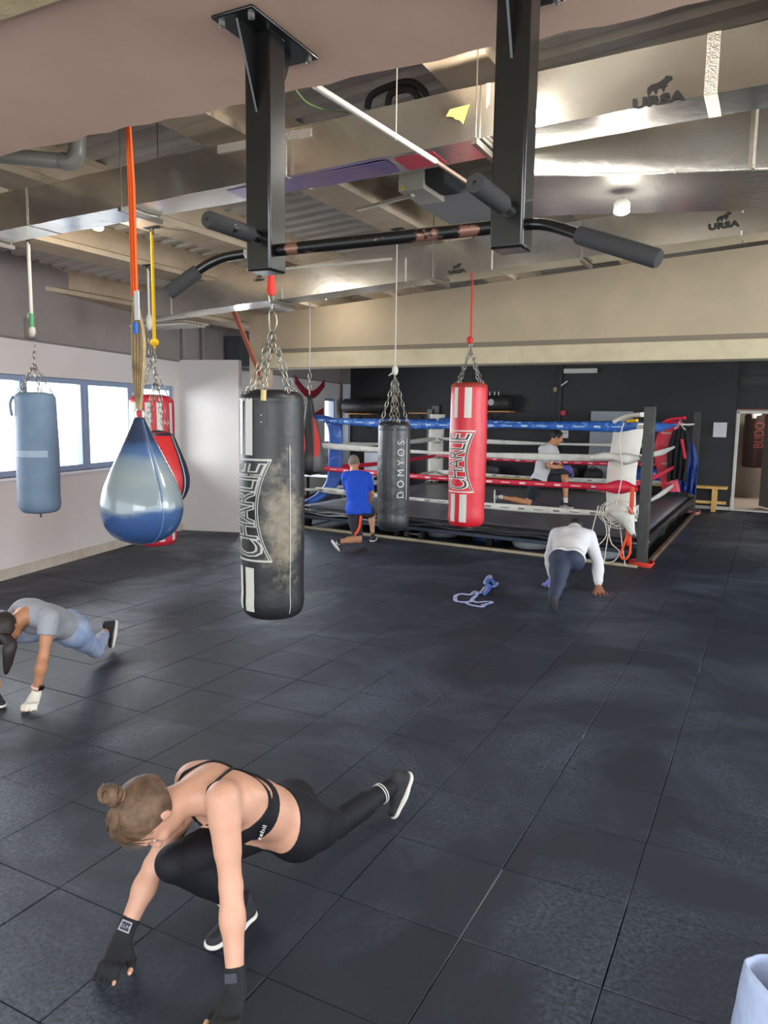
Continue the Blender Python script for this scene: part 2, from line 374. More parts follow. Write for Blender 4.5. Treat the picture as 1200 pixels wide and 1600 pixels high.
# doorway
dr = empty('door_1', (-.25, BW, 0), kind='structure')
f = MB().box((-.74,BW-.02,0),(-.68,BW+.16,2.07)).box((.26,BW-.02,0),(.32,BW+.16,2.07)).box((-.74,BW-.02,2.03),(.32,BW+.16,2.09))
f.build('door_frame', mat('white_door_frame',(206,204,200),.5), dr, bevel=.008)
MB().box((-.74,BW-.03,2.09),(.32,BW+.12,2.12)).build('door_head_trim', mat('brown_trim',(150,112,84),.6), dr)
MB().box((-.74,BW-.06,0),(.40,BW+.18,.03)).build('door_sill', mat('pale_skirting',(196,192,186),.7), dr, bevel=.005)
ang = math.radians(62); hx = Vector((.25, BW+.1, 0)); dd = Vector((-math.cos(ang), math.sin(ang), 0)); dn = Vector((-dd.y, dd.x, 0))
L0 = hx+dd*.0; L1 = hx+dd*.92
leaf = MB().prism([L0+Vector((0,0,.04)), L1+Vector((0,0,.04)), L1+dn*.04+Vector((0,0,.04)), L0+dn*.04+Vector((0,0,.04))], (0,0,1.98)).build('door_leaf', mat('grey_door_leaf',(104,108,108),.55), dr, bevel=.004)
MB().tube([L1-dd*.08-dn*.0+Vector((0,0,1.02)), L1-dd*.08-dn*.05+Vector((0,0,1.02)), L1-dd*.2-dn*.05+Vector((0,0,1.02))], .011, 8).build('door_handle', m_ink, leaf)
for k in (0,1):
    a = L1-dd*(.14+.26*k)-dn*.003; MB().prism([a+Vector((0,0,1.45)), a-dd*.21+Vector((0,0,1.45)), a-dd*.21-dn*.002+Vector((0,0,1.45)), a-dn*.002+Vector((0,0,1.45))], (0,0,.30)).build('notice_sheet', mat('paper_grey',(176,176,184),.7), leaf, smooth=False)
# passage beyond
pr = MB().box((-1.6,17.7,-.12),(1.9,21,-.001)); pr = tag(pr.build('floor.001', mat('beige_passage_floor',(168,152,138),.5), smooth=False), kind='structure')
pr = MB().box((-1.6,20.9,0),(1.9,21.1,2.6)).box((-1.7,17.6,0),(-1.6,21,2.6)).box((1.8,17.6,0),(1.9,21,2.6)).box((-1.7,17.7,2.6),(1.9,21,2.7))
tag(pr.build('wall_passage', mat('passage_wall',(150,140,130),.8), smooth=False), kind='structure')
# roof: corrugated deck, precast purlins, concrete slab over the photographer
ce = empty('ceiling', (-3, 4, 3.8), kind='structure')
dk = MB(); rows = []
y = -3.2; k = 0
prof = [(0,0),(.10,0),(.135,.05),(.185,.05),(.22,0)]
while y < 18.0:
    for (dy, dz) in prof[:-1]: rows.append((y+dy, dz))
    y += .22
P = [[(a, yy, RZ(a)+.30+dz) for a in (-11.2, -8, -5, -2, 1, 7)] for yy, dz in rows]
dk.grid(P); dk.build('roof_deck', m_deck, ce, smooth=False, solid=.004)
for i, a in enumerate((-9.6, -8.0, -6.22, -4.93, -3.23, -1.6, 0.0, 1.6, 3.2, 4.8)):
    pb = MB(); z = RZ(a); hw = .16 if a > -5.5 else .17
    sec = [(-hw,0),(hw,0),(hw,.05),(.075,.09),(.075,.27),(.12,.30),(-.12,.30),(-.075,.27),(-.075,.09),(-hw,.05)]
    pb.prism([(a+x, -3.2, z+h+.064*x) for x, h in sec], (0, 20.6, 0)); pb.build('purlin', m_concrete if a < -5 or a > -2 else m_concrete, ce, smooth=False)
sl = MB(); rnd = random.Random(3)
edge = [(-12+.12*i, 2.72+rnd.uniform(-.018,.018), 3.2) for i in range(0, 150)]
sl.prism([(6,1.76,3.2),(-12,1.76,3.2)]+edge+[(6,2.72,3.2)], (0,0,.28)); sl.build('concrete_slab', m_slab, ce, smooth=False)
sl = MB().box((-12,-3,3.17),(6,1.78,3.45)); sl.build('ceiling_plaster', m_slab2, ce, smooth=False)

# ================================================================ DUCTS
def foil_box(name, parent, a0, a1, b0, b1, zf, h, slack=.004):     # a run of duct; zf(a) = underside
    mb = MB(); n = max(2, int((a1-a0)/.22)); rnd = random.Random(int(abs(a0)*100)+len(name))
    ring = []
    for i in range(n+1):
        a = a0+(a1-a0)*i/n; z = zf(a); j = lambda: rnd.uniform(-slack, slack)
        ring.append([(a,b0+j(),z+j()),(a,b0+j(),z+h*.5+j()),(a,b0+j(),z+h+j()),(a,b1,z+h),(a,b1,z+h*.5),(a,b1+j(),z+j()),(a,(b0+b1)/2,z+j())])
    mb.v = [p for r in ring for p in r]; m = 7
    for i in range(n):
        for k in range(m): k2 = (k+1) % m; mb.f.append((i*m+k, i*m+k2, (i+1)*m+k2, (i+1)*m+k))
    mb.f += [tuple(range(m)), tuple((n)*m+k for k in reversed(range(m)))]
    return mb.build(name, m_foil, parent, angle=50)
def seam(parent, a, b0, b1, z, h, w=.035):
    g = .0025; mb = MB(); mb.box((a-w,b0-g,z-g),(a+w,b0+.001,z+h+g)); mb.box((a-w,b0-g,z-g),(a+w,b1+g,z+.001)); mb.build('joint_tape', m_tape, parent, bevel=.003)
def hanger(parent, a, b0, b1, z, ztop):
    MB().bar((a,b0-.05,z-.025),(a,b1+.05,z-.025), .03, .03).build('hanger_bar', m_steel, parent)
    for b in (b0-.03, b1+.03): MB().tube([(a,b,z-.03),(a,b,ztop)], .004, 6).build('hanger_rod', m_steel, parent)
def ursa(parent, P, xdir, ydir, s):           # the printed mark: bear and word
    M = frame(P, xdir, ydir)
    flat_text('printed_mark', 'URSA', s, M @ Matrix.Diagonal((1.18,.8,1,1)), m_ink, parent, spacing=1.05, offset=s*.06)
    bear = [(-.62,.55),(-.60,.95),(-.35,1.12),(.0,1.16),(.28,1.34),(.40,1.50),(.52,1.46),(.74,1.40),(.72,1.28),(.56,1.20),(.40,1.05),(.50,.92),(.36,.90),(.30,.62),(.20,.60),(.18,.88),(-.05,.86),(-.10,.58),(-.22,.56),(-.24,.84),(-.40,.78),(-.48,.54)]
    mb = MB(); mb.prism([tuple(M @ Vector((x*s*1.05, (y-.02)*s*.9, .0006))) for x, y in bear], tuple(M.to_3x3() @ Vector((0,0,.0004))))
    mb.build('printed_bear', m_ink, parent, smooth=False)
# near duct: y = 3.8
zA = lambda a: 3.30+.026*(a+1.4)
dA = empty('air_duct', (-3, 3.95, 3.5), 'long foil-clad square duct running overhead behind the pull-up bar', 'air duct')
foil_box('duct_run', dA, -7.6, 3.5, 3.8, 4.08, zA, .255)
for a in (-4.85, -2.63, -1.40, -.36, 1.2): seam(dA, a, 3.8, 4.08, zA(a), .255, .028 if a == -.36 else .011)
mb = MB().box((-3.12,3.792,zA(-2.7)+.19),(-2.45,3.799,zA(-2.6)+.235)); mb.build('patch_tape', m_tape, dA)
for a in (-5.45, -3.9, -1.45): hanger(dA, a, 3.8, 4.08, zA(a), RZ(a)+.3)
ursa(dA, onb(1028,157,3.788), (1,0,.02), (0,0,1), .075)
v = [onb(x, y, 3.79) for x, y in ((703,171),(734,163),(724,194),(718,188),(712,187),(708,183),(697,182))]
MB().prism(v, (0,-.002,0)).build('yellow_tape', mat('yellow_tape',(222,208,120),.6), dA, smooth=False)
v = [(a, b, zA(a)-.004) for a, b in ((-3.1,3.85),(-2.0,3.85),(-2.0,4.05),(-3.1,4.05))]
MB().prism(v, (0,0,.002)).build('printed_film', mat('violet_film',(122,112,168),.35,.5,var=(2,(186,150,160),.4,.7)), dA, smooth=False)
v = [(a, b, zA(a)-.004) for a, b in ((-1.95,3.85),(-1.72,3.85),(-1.72,4.05),(-1.95,4.05))]
MB().prism(v, (0,0,.002)).build('printed_film', mat('red_film',(196,70,84),.4,.3), dA, smooth=False)
# far duct: y = 6.8
zB = lambda a: 3.025+.055*(a+6.3)
dB = empty('air_duct', (-3, 6.95, 3.2), 'lower foil-clad duct with vent grille hanging in front of the cream beam', 'air duct')
foil_box('duct_run', dB, -6.9, 3.0, 6.8, 7.12, zB, .31)
for a in (-6.3, -4.75, -3.3, -2.42, -.35): seam(dB, a, 6.8, 7.12, zB(a), .31, .009)
mb = MB().box((-4.7,6.79,zB(-4)+.25),(-3.45,6.797,zB(-4)+.275)); mb.build('patch_tape', m_tape, dB)
for a in (-4.85, -3.0, -1.6): hanger(dB, a, 6.8, 7.12, zB(a), RZ(a)+.3)
for px, py, s in ((713,424,.055),(1130,352,.075)): ursa(dB, onb(px,py,6.785), (1,0,.05), (0,0,1), s)
ursa(dB, onb(404,437,6.785), (1,0,.05), (0,0,1), .04)
gr = MB().box((-6.95,6.74,zB(-6.9)-.07),(-6.05,7.16,zB(-6.9)-.05)).build('grille_frame', m_foil, dB)
for k in range(7): MB().bar((-6.93,6.78+.055*k,zB(-6.9)-.085),(-6.07,6.78+.055*k,zB(-6.9)-.085), .012, .02).build('grille_slat', m_deck, dB)
# connecting plenum between the two ducts, right of the bar
pl = empty('duct_plenum', (-.5, 5.8, 3.5), 'wide foil plenum joining both ducts at upper right', 'air duct')
mb = MB(); mb.prism([(-1.40,4.12,3.20),(1.5,5.21,3.20),(1.5,6.0,3.20),(-1.62,4.95,3.20)], (0,0,.4))
mb.build('plenum_box', m_foil, pl, bevel=.006)
mb = MB().tube([(-1.40,4.118,3.205),(-.9,4.306,3.195),(-.19,4.57,3.205),(1.4,5.16,3.2)], .007, 6); mb.bar((-.2,4.56,3.2),(-.2,4.56,3.6), .05, .012); mb.build('joint_tape', m_tape, pl)

# ---------------------------------------------------------------- lamps
def spot(name, P, label, power, r=.045):
    e = empty(name, P, label, 'lamp', 'ceiling spotlights')
    MB().lathe([(r*.9,0),(r*1.05,.012),(r*1.05,.04),(r*.5,.07),(.01,.075)], P, 20).build('lamp_housing', m_deck, e)
    MB().ell(Vector(P)-Vector((0,0,.004)), (r,r,r*.45), 16, 8).build('lamp_lens', m_lamp, e)
    MB().tube([Vector(P)+Vector((0,0,.11)), Vector(P)+Vector((0,0,.35))], .006, 6).build('lamp_stem', m_ink, e)
    l = bpy.data.lights.new('spot_light', 'POINT'); l.energy = power; l.shadow_soft_size = .05; l.color = (1,.95,.86)
    o = bpy.data.objects.new('spot_light', l); COL.objects.link(o); o.location = Vector(P)-Vector((0,0,.09)); o.parent = e; o.location -= Vector(P)
    return e
spot('ceiling_spot', (-5.217,4.772,3.44), 'glowing round spotlight under the duct at upper left', 18)
spot('ceiling_spot', (-5.52,8.9,3.46), 'small glowing spotlight in front of the cream beam', 7)
spot('ceiling_spot', (-.88,4.66,3.09), 'bright spotlight hanging under the wide plenum at right', 30, .045)
spot('ceiling_spot', (-1.178,3.70,3.41), 'bright spotlight tucked beside the right black post', 40)

# ================================================================ PULL-UP BAR under the slab
pb = empty('pull_up_bar', (-1.25, 2.27, 2.4), 'black ceiling-mounted pull-up bar with two square posts and foam grips', 'pull-up bar')
for a in (-1.665, -.755):
    h = .052
    post = MB().box((a-h,2.235,2.40),(a+h,2.335,3.19)).build('post', m_blackmetal, pb, bevel=.008)
    MB().box((a-.085,2.10,3.185),(a+.085,2.50,3.199)).build('ceiling_plate', m_blackmetal, pb, bevel=.006)
    for dx, dy in ((-.06,2.13),(.06,2.13),(-.06,2.47),(.06,2.47)):
        MB().lathe([(.012,0),(.012,-.014),(.006,-.018)], (a+dx,dy,3.185), 6).build('plate_bolt', m_chrome, pb, angle=30)
    MB().prism([(a-.004,2.235,3.185),(a-.004,2.13,3.185),(a-.004,2.235,2.93)], (.008,0,0)).build('gusset', m_blackmetal, pb)
    MB().prism([(a-.004,2.335,3.185),(a-.004,2.44,3.185),(a-.004,2.335,2.93)], (.008,0,0)).build('gusset', m_blackmetal, pb)
    MB().lathe([(.019,0),(.019,-.008),(.012,-.012)], (0,0,0), 8, axis=Matrix.Rotation(-PI/2,3,'X')).build('side_bolt', m_chrome, pb).location = Vector((a,2.235,2.475))-Vector(pb.location)
    MB().tube([(a,2.24,2.515),(a,2.08,2.515)], .022, 16).build('peg', m_blackmetal, pb)
m_worn = mat('worn_bar_enamel', (24,23,23), .35, .4, var=(9,(134,96,80),.56,.60))
MB().tube([(-1.61,2.285,2.475),(-.81,2.285,2.475)], .021, 18).build('crossbar', m_worn, pb)
for px in (((384,401),(352,402),(325,413),(300,430),(262,459)), ((812,352),(850,351),(885,360),(915,371),(1030,405))):
    bb = (2.285,2.275,2.25,2.225,2.17); pts = [onb(x,y,b_) for (x,y), b_ in zip(px, bb)]; pts[0] = Vector((pts[0].x, 2.285, 2.475))
    MB().tube(cr(pts[:4], 5), .017, 14).build('bent_arm', m_blackmetal, pb)
    e = pts[2].lerp(pts[3], .6); d = (pts[4]-e); L_ = d.length; d.normalize()
    MB().lathe([(.012,0),(.024,.002),(.026,.01),(.026,L_-.008),(.023,L_-.001),(.01,L_)], e, 20, axis=d.to_track_quat('Z','Y').to_matrix()).build('foam_grip', m_foam, pb)
    # forward grips
for a in (-1.665, -.755):
    e = Vector((a, 2.20, 2.515)); ax = Vector((-.06 if a < -1 else -.03,-1,.02)).normalized().to_track_quat('Z','Y').to_matrix()
    MB().lathe([(.012,0),(.026,.002),(.028,.01),(.028,.21),(.025,.217),(.006,.218),(.005,.21)], e, 20, axis=ax).build('foam_grip', m_foam, pb)

# pipes, hoses and fittings under the roof
pp = empty('drain_pipe', (-4.1,3.2,3.35), 'grey plastic pipe with elbow poking out under the slab at upper left', 'pipe')
m_pvc = mat('grey_pvc', (132,130,122), .35)
g0, g1 = flo(-120,232,3.42), flo(98,252,3.40)
MB().tube([g0, g1], .045, 16).build('pipe_run', m_pvc, pp)
MB().tube(cr([g1, g1+Vector((.05,.02,.0)), g1+Vector((.09,.03,.05)), g1+Vector((.10,.03,.16))], 6), .052, 16).build('elbow', m_pvc, pp)
cp = empty('conduit_pole', (-1.8,3.5,3.3), 'white-grey conduit running forward from the slab above the crossbar', 'pipe')
q0, q1 = onb(497,137,2.9), onb(682,254,4.0)
q0 = Vector((-1.95,2.80,3.34)); q0 = onb(492,134,2.76); q1 = onb(680,252,3.74); q2 = onb(800,332,4.6)
MB().tube([q0,q1], .014, 12).build('conduit', mat('conduit_white',(190,186,176),.4), cp)
MB().tube([q1,q2], .012, 12).build('rear_conduit', mat('conduit_brown',(96,78,66),.5), cp)
cl = q0.lerp(q1,.62); MB().tube([cl-Vector((0,0,.016)), cl+Vector((0,0,.45))], .003, 6).build('hanging_wire', m_ropew, cp)
hs = empty('hose_loop', onb(620,150,4.2), 'black corrugated hoses looped above the duct', 'hose')
for pts in (((574,170),(580,150),(606,136),(640,128),(662,142),(668,158)), ((606,165),(612,146),(640,140),(655,155))):
    MB().tube(cr([onb(x,y,4.15) for x,y in pts], 5), .02, 10).build('hose', m_foam, hs)
gw = MB().tube(cr([onb(462,140,3.3), onb(480,160,3.6), onb(510,172,3.9), onb(545,176,4.2)], 5), .004, 6); tag(gw.build('green_wire', mat('green_wire',(120,150,90),.5)), 'thin green wire drooping beside the left black post', 'wire')
ac = empty('fan_unit', (-2.45,5.4,3.55), 'pale ventilation box with yellow warning sticker under the roof', 'ventilation unit')
A0 = onb(622,300,5.35); A1 = onb(663,255,5.35)
MB().box((A0.x,5.35,A0.z),(A1.x,5.75,A1.z+.06)).build('unit_case', mat('unit_case',(176,172,158),.5,.3), ac, bevel=.008)
MB().box((A1.x,5.37,A0.z+.03),(A1.x+.16,5.7,A1.z)).build('motor', m_foam, ac, bevel=.02)
tr = [onb(x,y,5.345) for x,y in ((627,297),(634,297),(630.5,289))]; MB().prism(tr, (0,-.002,0)).build('warning_sticker', mat('warning_yellow',(232,196,30),.5), ac, smooth=False)
MB().prism([(-2.75,5.8,3.62),(-1.75,5.8,3.68),(-1.75,6.75,3.68),(-2.75,6.75,3.62)], (0,0,.03)).build('hinged_panel', mat('panel_grey',(140,140,142),.6), ac)
MB().bar(onb(558,328,5.6), onb(645,305,5.3), .04, .02).build('perforated_channel', m_steel, ac)
br = MB().bar(at(362,478,9.6), at(408,590,11.3), .05, .05); tag(br.build('brace_pole', mat('rust_orange_pole',(186,104,78),.6), bevel=.006), 'rusty orange pole leaning above the white partition', 'pole')

# ================================================================ PUNCHING BAGS
class BagFrame:
    def __init__(s, c):
        s.c = Vector(c); d = Vector((-c[0], -c[1], 0)).normalized(); s.d = d; s.r = Vector((-d.y, d.x, 0))
    def p(s, phi, r, z): return Vector((s.c.x, s.c.y, 0))+s.d*(r*math.cos(phi))+s.r*(r*math.sin(phi))+Vector((0,0,z))
def mark(bf, R, phi0, phi1, z0, z1, off=.0015, fz=None):
    n = max(2, int(abs(phi1-phi0)/.08)+1); m = max(2, int((z1-z0)/.03))
    P = []
    for j in range(m+1):
        z = z0+(z1-z0)*j/m; P.append([bf.p(phi0+(phi1-phi0)*i/n, R(z)+off, z) for i in range(n+1)])
    return MB().grid(P)
def curved_text(name, s, bf, R, zmid, length, phis, m, parent, off=.002, offset=0, spacing=1, cut=.012):
    # reads upwards; phis(u)->(left phi, right phi) at u in -.5...5 along the word
    bm = text_bm(s, 1, offset=offset, spacing=spacing)
    xs = [v.co.x for v in bm.verts]; ys = [v.co.y for v in bm.verts]
    L = (max(xs)-min(xs)); cx = (max(xs)+min(xs))/2; y0, y1 = min(ys), max(ys)
    if curved_text.ref: L, cx, y0, y1 = curved_text.ref
    else: curved_text.ref = (L, cx, y0, y1)
    for k in range(1, 9):
        yy = y0+(y1-y0)*k/9; bmesh.ops.bisect_plane(bm, geom=bm.verts[:]+bm.edges[:]+bm.faces[:], plane_co=(0,yy,0), plane_no=(0,1,0))
    for k in range(1, 16):
        xx = cx-L/2+L*k/16; bmesh.ops.bisect_plane(bm, geom=bm.verts[:]+bm.edges[:]+bm.faces[:], plane_co=(xx,0,0), plane_no=(1,0,0))
    for v in bm.verts:
        u = (v.co.x-cx)/L; t = (v.co.y-y0)/(y1-y0); pl_, pr_ = phis(u); z = zmid+u*length
        ph = pr_+(pl_-pr_)*t; v.co = bf.p(ph, R(z)+off, z)
    me = bpy.data.meshes.new(name); bm.to_mesh(me); bm.free(); return link(name, me, m, parent, False)
curved_text.ref = None
def chain_links(mb, p, q, s=.024, r=.0032):
    p = Vector(p); q = Vector(q); L = (q-p).length; n = max(2, int(L/(s*1.35))); d = (q-p)/L
    a = d.orthogonal().normalized(); b = d.cross(a)
    for i in range(n):
        c = p+(q-p)*((i+.5)/n); u = a if i % 2 else b; h = L/n*.72
        mb.tube([c+d*h*math.cos(t)+u*s*.42*math.sin(t) for t in [k*PI/4 for k in range(8)]], r, 5, closed=True)
def hang(root, bf, rtop, ztop, zjoin, n=4, phi0=.25, s=.03):
    J = Vector((bf.c.x, bf.c.y, zjoin))
    for k in range(n):
        mb = MB(); P = bf.p(phi0+2*PI*k/n, rtop, ztop); chain_links(mb, P, J, s); mb.build('chain', m_steel, root, angle=60)
        MB().tube([P+Vector((0,0,.012))+bf.r*.016*math.cos(t)+Vector((0,0,.02*math.sin(t))) for t in [j*PI/5 for j in range(10)]], .003, 5, closed=True).build('d_ring', m_steel, root)
def karabiner(root, P, h=.11, w=.03, r=.005):
    MB().tube(cr([P, P+Vector((w,0,.35*h)), P+Vector((w*.8,0,.8*h)), P+Vector((0,0,h)), P+Vector((-w*.5,0,.8*h)), P+Vector((-w*.4,0,.3*h))], 4, closed=True), r, 8, closed=True).build('karabiner', m_steel, root)
def bag_profile(R, zt, zb, top=.02):
    H = zt-zb; P = [(.02,zt+top),(R*.5,zt+top*.9),(R*.82,zt+top*.4),(R*.96,zt-.012),(R*.995,zt-.035)]
    for k in range(1, 22): z = zt-.035-(H-.035-.10)*k/22; P.append((R*(1+.035*math.sin(PI*min(1,k/22)*.9)**2), z))
    return P+[(R*1.03,zb+.10),(R*1.0,zb+.055),(R*.93,zb+.022),(R*.8,zb+.004),(R*.5,zb-.006),(.02,zb-.010)]
def prof_r(P):
    zs = [z for r, z in P][::-1]; rs = [r for r, z in P][::-1]
    return lambda z: float(np.interp(z, zs, rs))
def heavy_bag(label, c, R, zt, zb, m, lump=.008, seed=0, top=.02, cat='punching bag'):
    e = empty('punching_bag', (c[0], c[1], zb), label, cat, 'hanging cylinder bags'); bf = BagFrame(c); P = bag_profile(R, zt, zb, top)
    rnd = random.Random(seed); ph = [rnd.uniform(0, 6.28) for _ in range(6)]
    fn = lambda t, z: 1+lump*(math.sin(2*t+ph[0]+z*3)+.7*math.sin(3*t+ph[1]-z*7)+.6*math.sin(t+ph[2]+z*11)+.4*math.sin(5*t+9*z+ph[3]))
    P2 = P; b = MB().lathe(P2, (c[0],c[1],0), 64, fn); o = b.build('bag_body', m, e, angle=60)
    return e, bf, prof_r(P)
def swivel(root, P, w=.05):                    # plate and eye screwed under a purlin
    P = Vector(P); MB().box((P.x-w,P.y-w*.5,P.z-.008),(P.x+w,P.y+w*.5,P.z)).build('ceiling_hook_plate', m_ink, root, bevel=.003)
    MB().tube([P+Vector((.018*math.cos(t),0,-.036+.026*math.sin(t))) for t in [k*PI/6 for k in range(12)]], .006, 8, closed=True).build('eye_bolt', m_ink, root)

# worn black bag nearest the camera
C1 = (-2.657, 3.694); R1, zt1, zb1 = .186, 2.02, .68
m_bk = mat('black_bag_leather', (28,28,31), .42, bump=(7,.35,.02), var=(4,(38,38,40),.45,.7))
def add_wear(m, phi_dir, z0, z1, c):           # a scuffed, bleached patch with its own place on the bag
    nt = m.node_tree; b = nt.nodes['Principled BSDF']; old = b.inputs['Base Color'].links[0].from_socket; N = nt.nodes.new; L = nt.links.new
    tc = N('ShaderNodeTexCoord'); vm = N('ShaderNodeVectorMath'); vm.operation = 'SUBTRACT'; vm.inputs[1].default_value = c; L(tc.outputs['Object'], vm.inputs[0])
    ms = N('ShaderNodeMapping'); ms.inputs['Scale'].default_value = (6.2,6.2,2.9); L(vm.outputs[0], ms.inputs[0])
    ln = N('ShaderNodeVectorMath'); ln.operation = 'LENGTH'; L(ms.outputs[0], ln.inputs[0])
    n = N('ShaderNodeTexNoise'); n.inputs['Scale'].default_value = 7; n.inputs['Detail'].default_value = 8; n.inputs['Roughness'].default_value = .7; L(tc.outputs['Object'], n.inputs['Vector'])
    ad = N('ShaderNodeMath'); ad.operation = 'MULTIPLY_ADD'; ad.inputs[1].default_value = 2.6; L(n.outputs[0], ad.inputs[0]); L(ln.outputs['Value'], ad.inputs[2])
    r = N('ShaderNodeMapRange'); r.inputs[1].default_value = 2.30; r.inputs[2].default_value = 1.75; L(ad.outputs[0], r.inputs[0])
    n2 = N('ShaderNodeTexNoise'); n2.inputs['Scale'].default_value = 30; n2.inputs['Detail'].default_value = 8; L(tc.outputs['Object'], n2.inputs['Vector'])
    mc = N('ShaderNodeMix'); mc.data_type = 'RGBA'; mc.inputs[6].default_value = lin((80,75,68)); mc.inputs[7].default_value = lin((150,139,118)); L(n2.outputs[0], mc.inputs[0])
    mx = N('ShaderNodeMix'); mx.data_type = 'RGBA'; L(r.outputs[0], mx.inputs[0]); L(old, mx.inputs[6]); L(mc.outputs[2], mx.inputs[7]); L(mx.outputs[2], b.inputs['Base Color'])
e, bf, R = heavy_bag('worn black leather punching bag with scuffed beige patch, nearest hanging bag', C1, R1, zt1, zb1, m_bk, .006, 1)
off = bf.p(.35, R1, 1.28)-Vector((C1[0],C1[1],zb1)); add_wear(m_bk, 0, 0, 0, off)
m_stripe = mat('white_vinyl_stripe', (206,204,196), .5); m_outl = mat('pale_print', (190,188,182), .55)
rad = math.radians
for p0, p1, z0, z1 in ((-74,-62,1.66,1.98),(-53,-36,1.66,1.985),(-82,-66,.74,1.0),(-56,-35,.735,1.0)):
    mark(bf, R, rad(p0), rad(p1), z0, z1, .003).build('stripe', m_stripe, e)
mark(bf, R, rad(31), rad(32.3), .72, 1.72, .003).build('seam_piping', m_outl, e)
def logo(bf, R, z0, z1, c_end, c_mid, left, mo, mi, root, band=4.0):
    zc, L = (z0+z1)/2, z1-z0
    edge_ = lambda u: c_mid+(c_end-c_mid)*(abs(2*u)**2.0)
    def line(fn, w, o, u0=-.5, u1=.5, mm=mo, nm='logo_line'):
        P = [[bf.p(rad(fn(u)-w/2), R(zc+u*L)+o, zc+u*L), bf.p(rad(fn(u)+w/2), R(zc+u*L)+o, zc+u*L)] for u in [u0+(u1-u0)*k/40 for k in range(41)]]
        MB().grid(P).build(nm, mm, root)
    line(lambda u: edge_(u)-.5*band, band*1.0, .0026, mm=mi, nm='logo_band')
    line(edge_, 1.7, .0034); line(lambda u: edge_(u)-band, 1.7, .0034)
    for uu in (-.5, .5):
        z = zc+uu*L; P = [[bf.p(rad(left+(edge_(.5)-left)*k/24), R(z)+.0034, z+s) for k in range(25)] for s in (-.006,.006)]
        MB().grid(P).build('logo_line', mo, root)
    ph = lambda u: (rad(left), rad(edge_(u)-band-2.0))
    curved_text.ref = None
    curved_text('logo_letters', 'CHARLIE', bf, R, zc, L*.93, ph, mo, root, .0028, .035, .9)
    curved_text('logo_fill', 'CHARLIE', bf, R, zc, L*.93, ph, mi, root, .0042, -.012, .9)
    curved_text.ref = None
logo(bf, R, 1.045, 1.635, -1, -26, -86, m_outl, mat('logo_dark',(58,56,54),.5), e)
MB().lathe([(R1*.995,zt1-.05),(R1*1.012,zt1-.05),(R1*1.012,zt1-.035),(R1*.995,zt1-.035)], (C1[0],C1[1],0), 48).build('rim_piping', m_bk, e)
mark(bf, R, rad(-30), rad(-8), zt1-.20, zt1-.10, .004).build('sewn_patch', m_bk, e)
for ph in (-19,): 
    for z in (zt1-.13, zt1-.17): MB().ell(bf.p(rad(ph), R(z)+.005, z), (.005,.005,.005), 8, 6).build('rivet', m_chrome, e)
hang(e, bf, R1*.86, zt1+.0, 2.37, 4, .6, .034)
mb = MB(); chain_links(mb, bf.p(-.25, R1*.99, zt1-.03), Vector((C1[0],C1[1],2.37)), .034); mb.build('chain', m_steel, e, angle=60)
MB().tube([bf.p(-.25, R1+.008, zt1-.05)+Vector((0,0,0)), bf.p(-.25,R1*1.0,zt1+.01)], .016, 8).build('taped_knot', mat('yellow_knot',(196,176,120),.8), e)
karabiner(e, Vector((C1[0],C1[1],2.36)), .14, .035)
mb = MB(); chain_links(mb, (C1[0],C1[1],2.49), (C1[0],C1[1],2.60), .04, .004); mb.build('chain', m_steel, e)
MB().tube([(C1[0],C1[1],2.58),(C1[0],C1[1],2.61),(C1[0],C1[1],2.68),(C1[0],C1[1],2.74)], [.02,.028,.02,.012], 10).build('red_knot', m_redrope, e)
MB().tube([(C1[0],C1[1],2.72),(C1[0],C1[1],RZ(C1[0])+.285)], .007, 8).build('rope', m_ropew, e)

# red bag
C2b = 7.42; _p = onb(731,700,C2b); C2 = (_p.x, _p.y); R2 = .188
zt2, zb2 = onb(733,601,C2b).z, onb(725,821,C2b).z
m_red = mat('red_bag_leather', (206,34,48), .38, bump=(6,.3,.02), var=(3,(188,30,42),.45,.7))
e, bf, R = heavy_bag('red leather punching bag with white stripes hanging in front of the ring', C2, R2, zt2, zb2, m_red, .006, 4)
for p0, p1, z0, z1 in ((-50,-36,1.62,1.0),(-14,8,1.62,1.0)):
    mark(bf, R, rad(p0), rad(p1), zt2-.34, zt2-.035, .003).build('stripe', m_stripe, e)
for p0, p1 in ((-56,-38),(-22,0)): mark(bf, R, rad(p0), rad(p1), zb2+.06, zb2+.35, .003).build('stripe', m_stripe, e)
logo(bf, R, zb2+.375, zb2+1.0, 22, -2, -74, mat('white_print',(222,220,214),.55), mat('logo_black_red',(40,34,36),.5), e, 6)
MB().lathe([(R2*.6,zt2+.016),(R2*.86,zt2+.012),(R2*.99,zt2-.012),(R2*1.01,zt2-.035)], (C2[0],C2[1],.004), 48).build('top_cap', mat('faded_red_cap',(156,50,40),.6), e)
hang(e, bf, R2*.86, zt2+.01, zt2+.36, 4, .9, .04)
mb = MB(); chain_links(mb, (C2[0],C2[1],zt2+.35), (C2[0],C2[1],zt2+.42), .04, .004); mb.build('chain', m_steel, e)
MB().ell((C2[0]-.01,C2[1],zt2+.45), (.035,.03,.04), 12, 8).build('red_knot', m_redrope, e)
MB().tube([(C2[0],C2[1],zt2+.42),(C2[0],C2[1],RZ(C2[0])+.285)], .010, 8).build('rope', m_redrope, e)

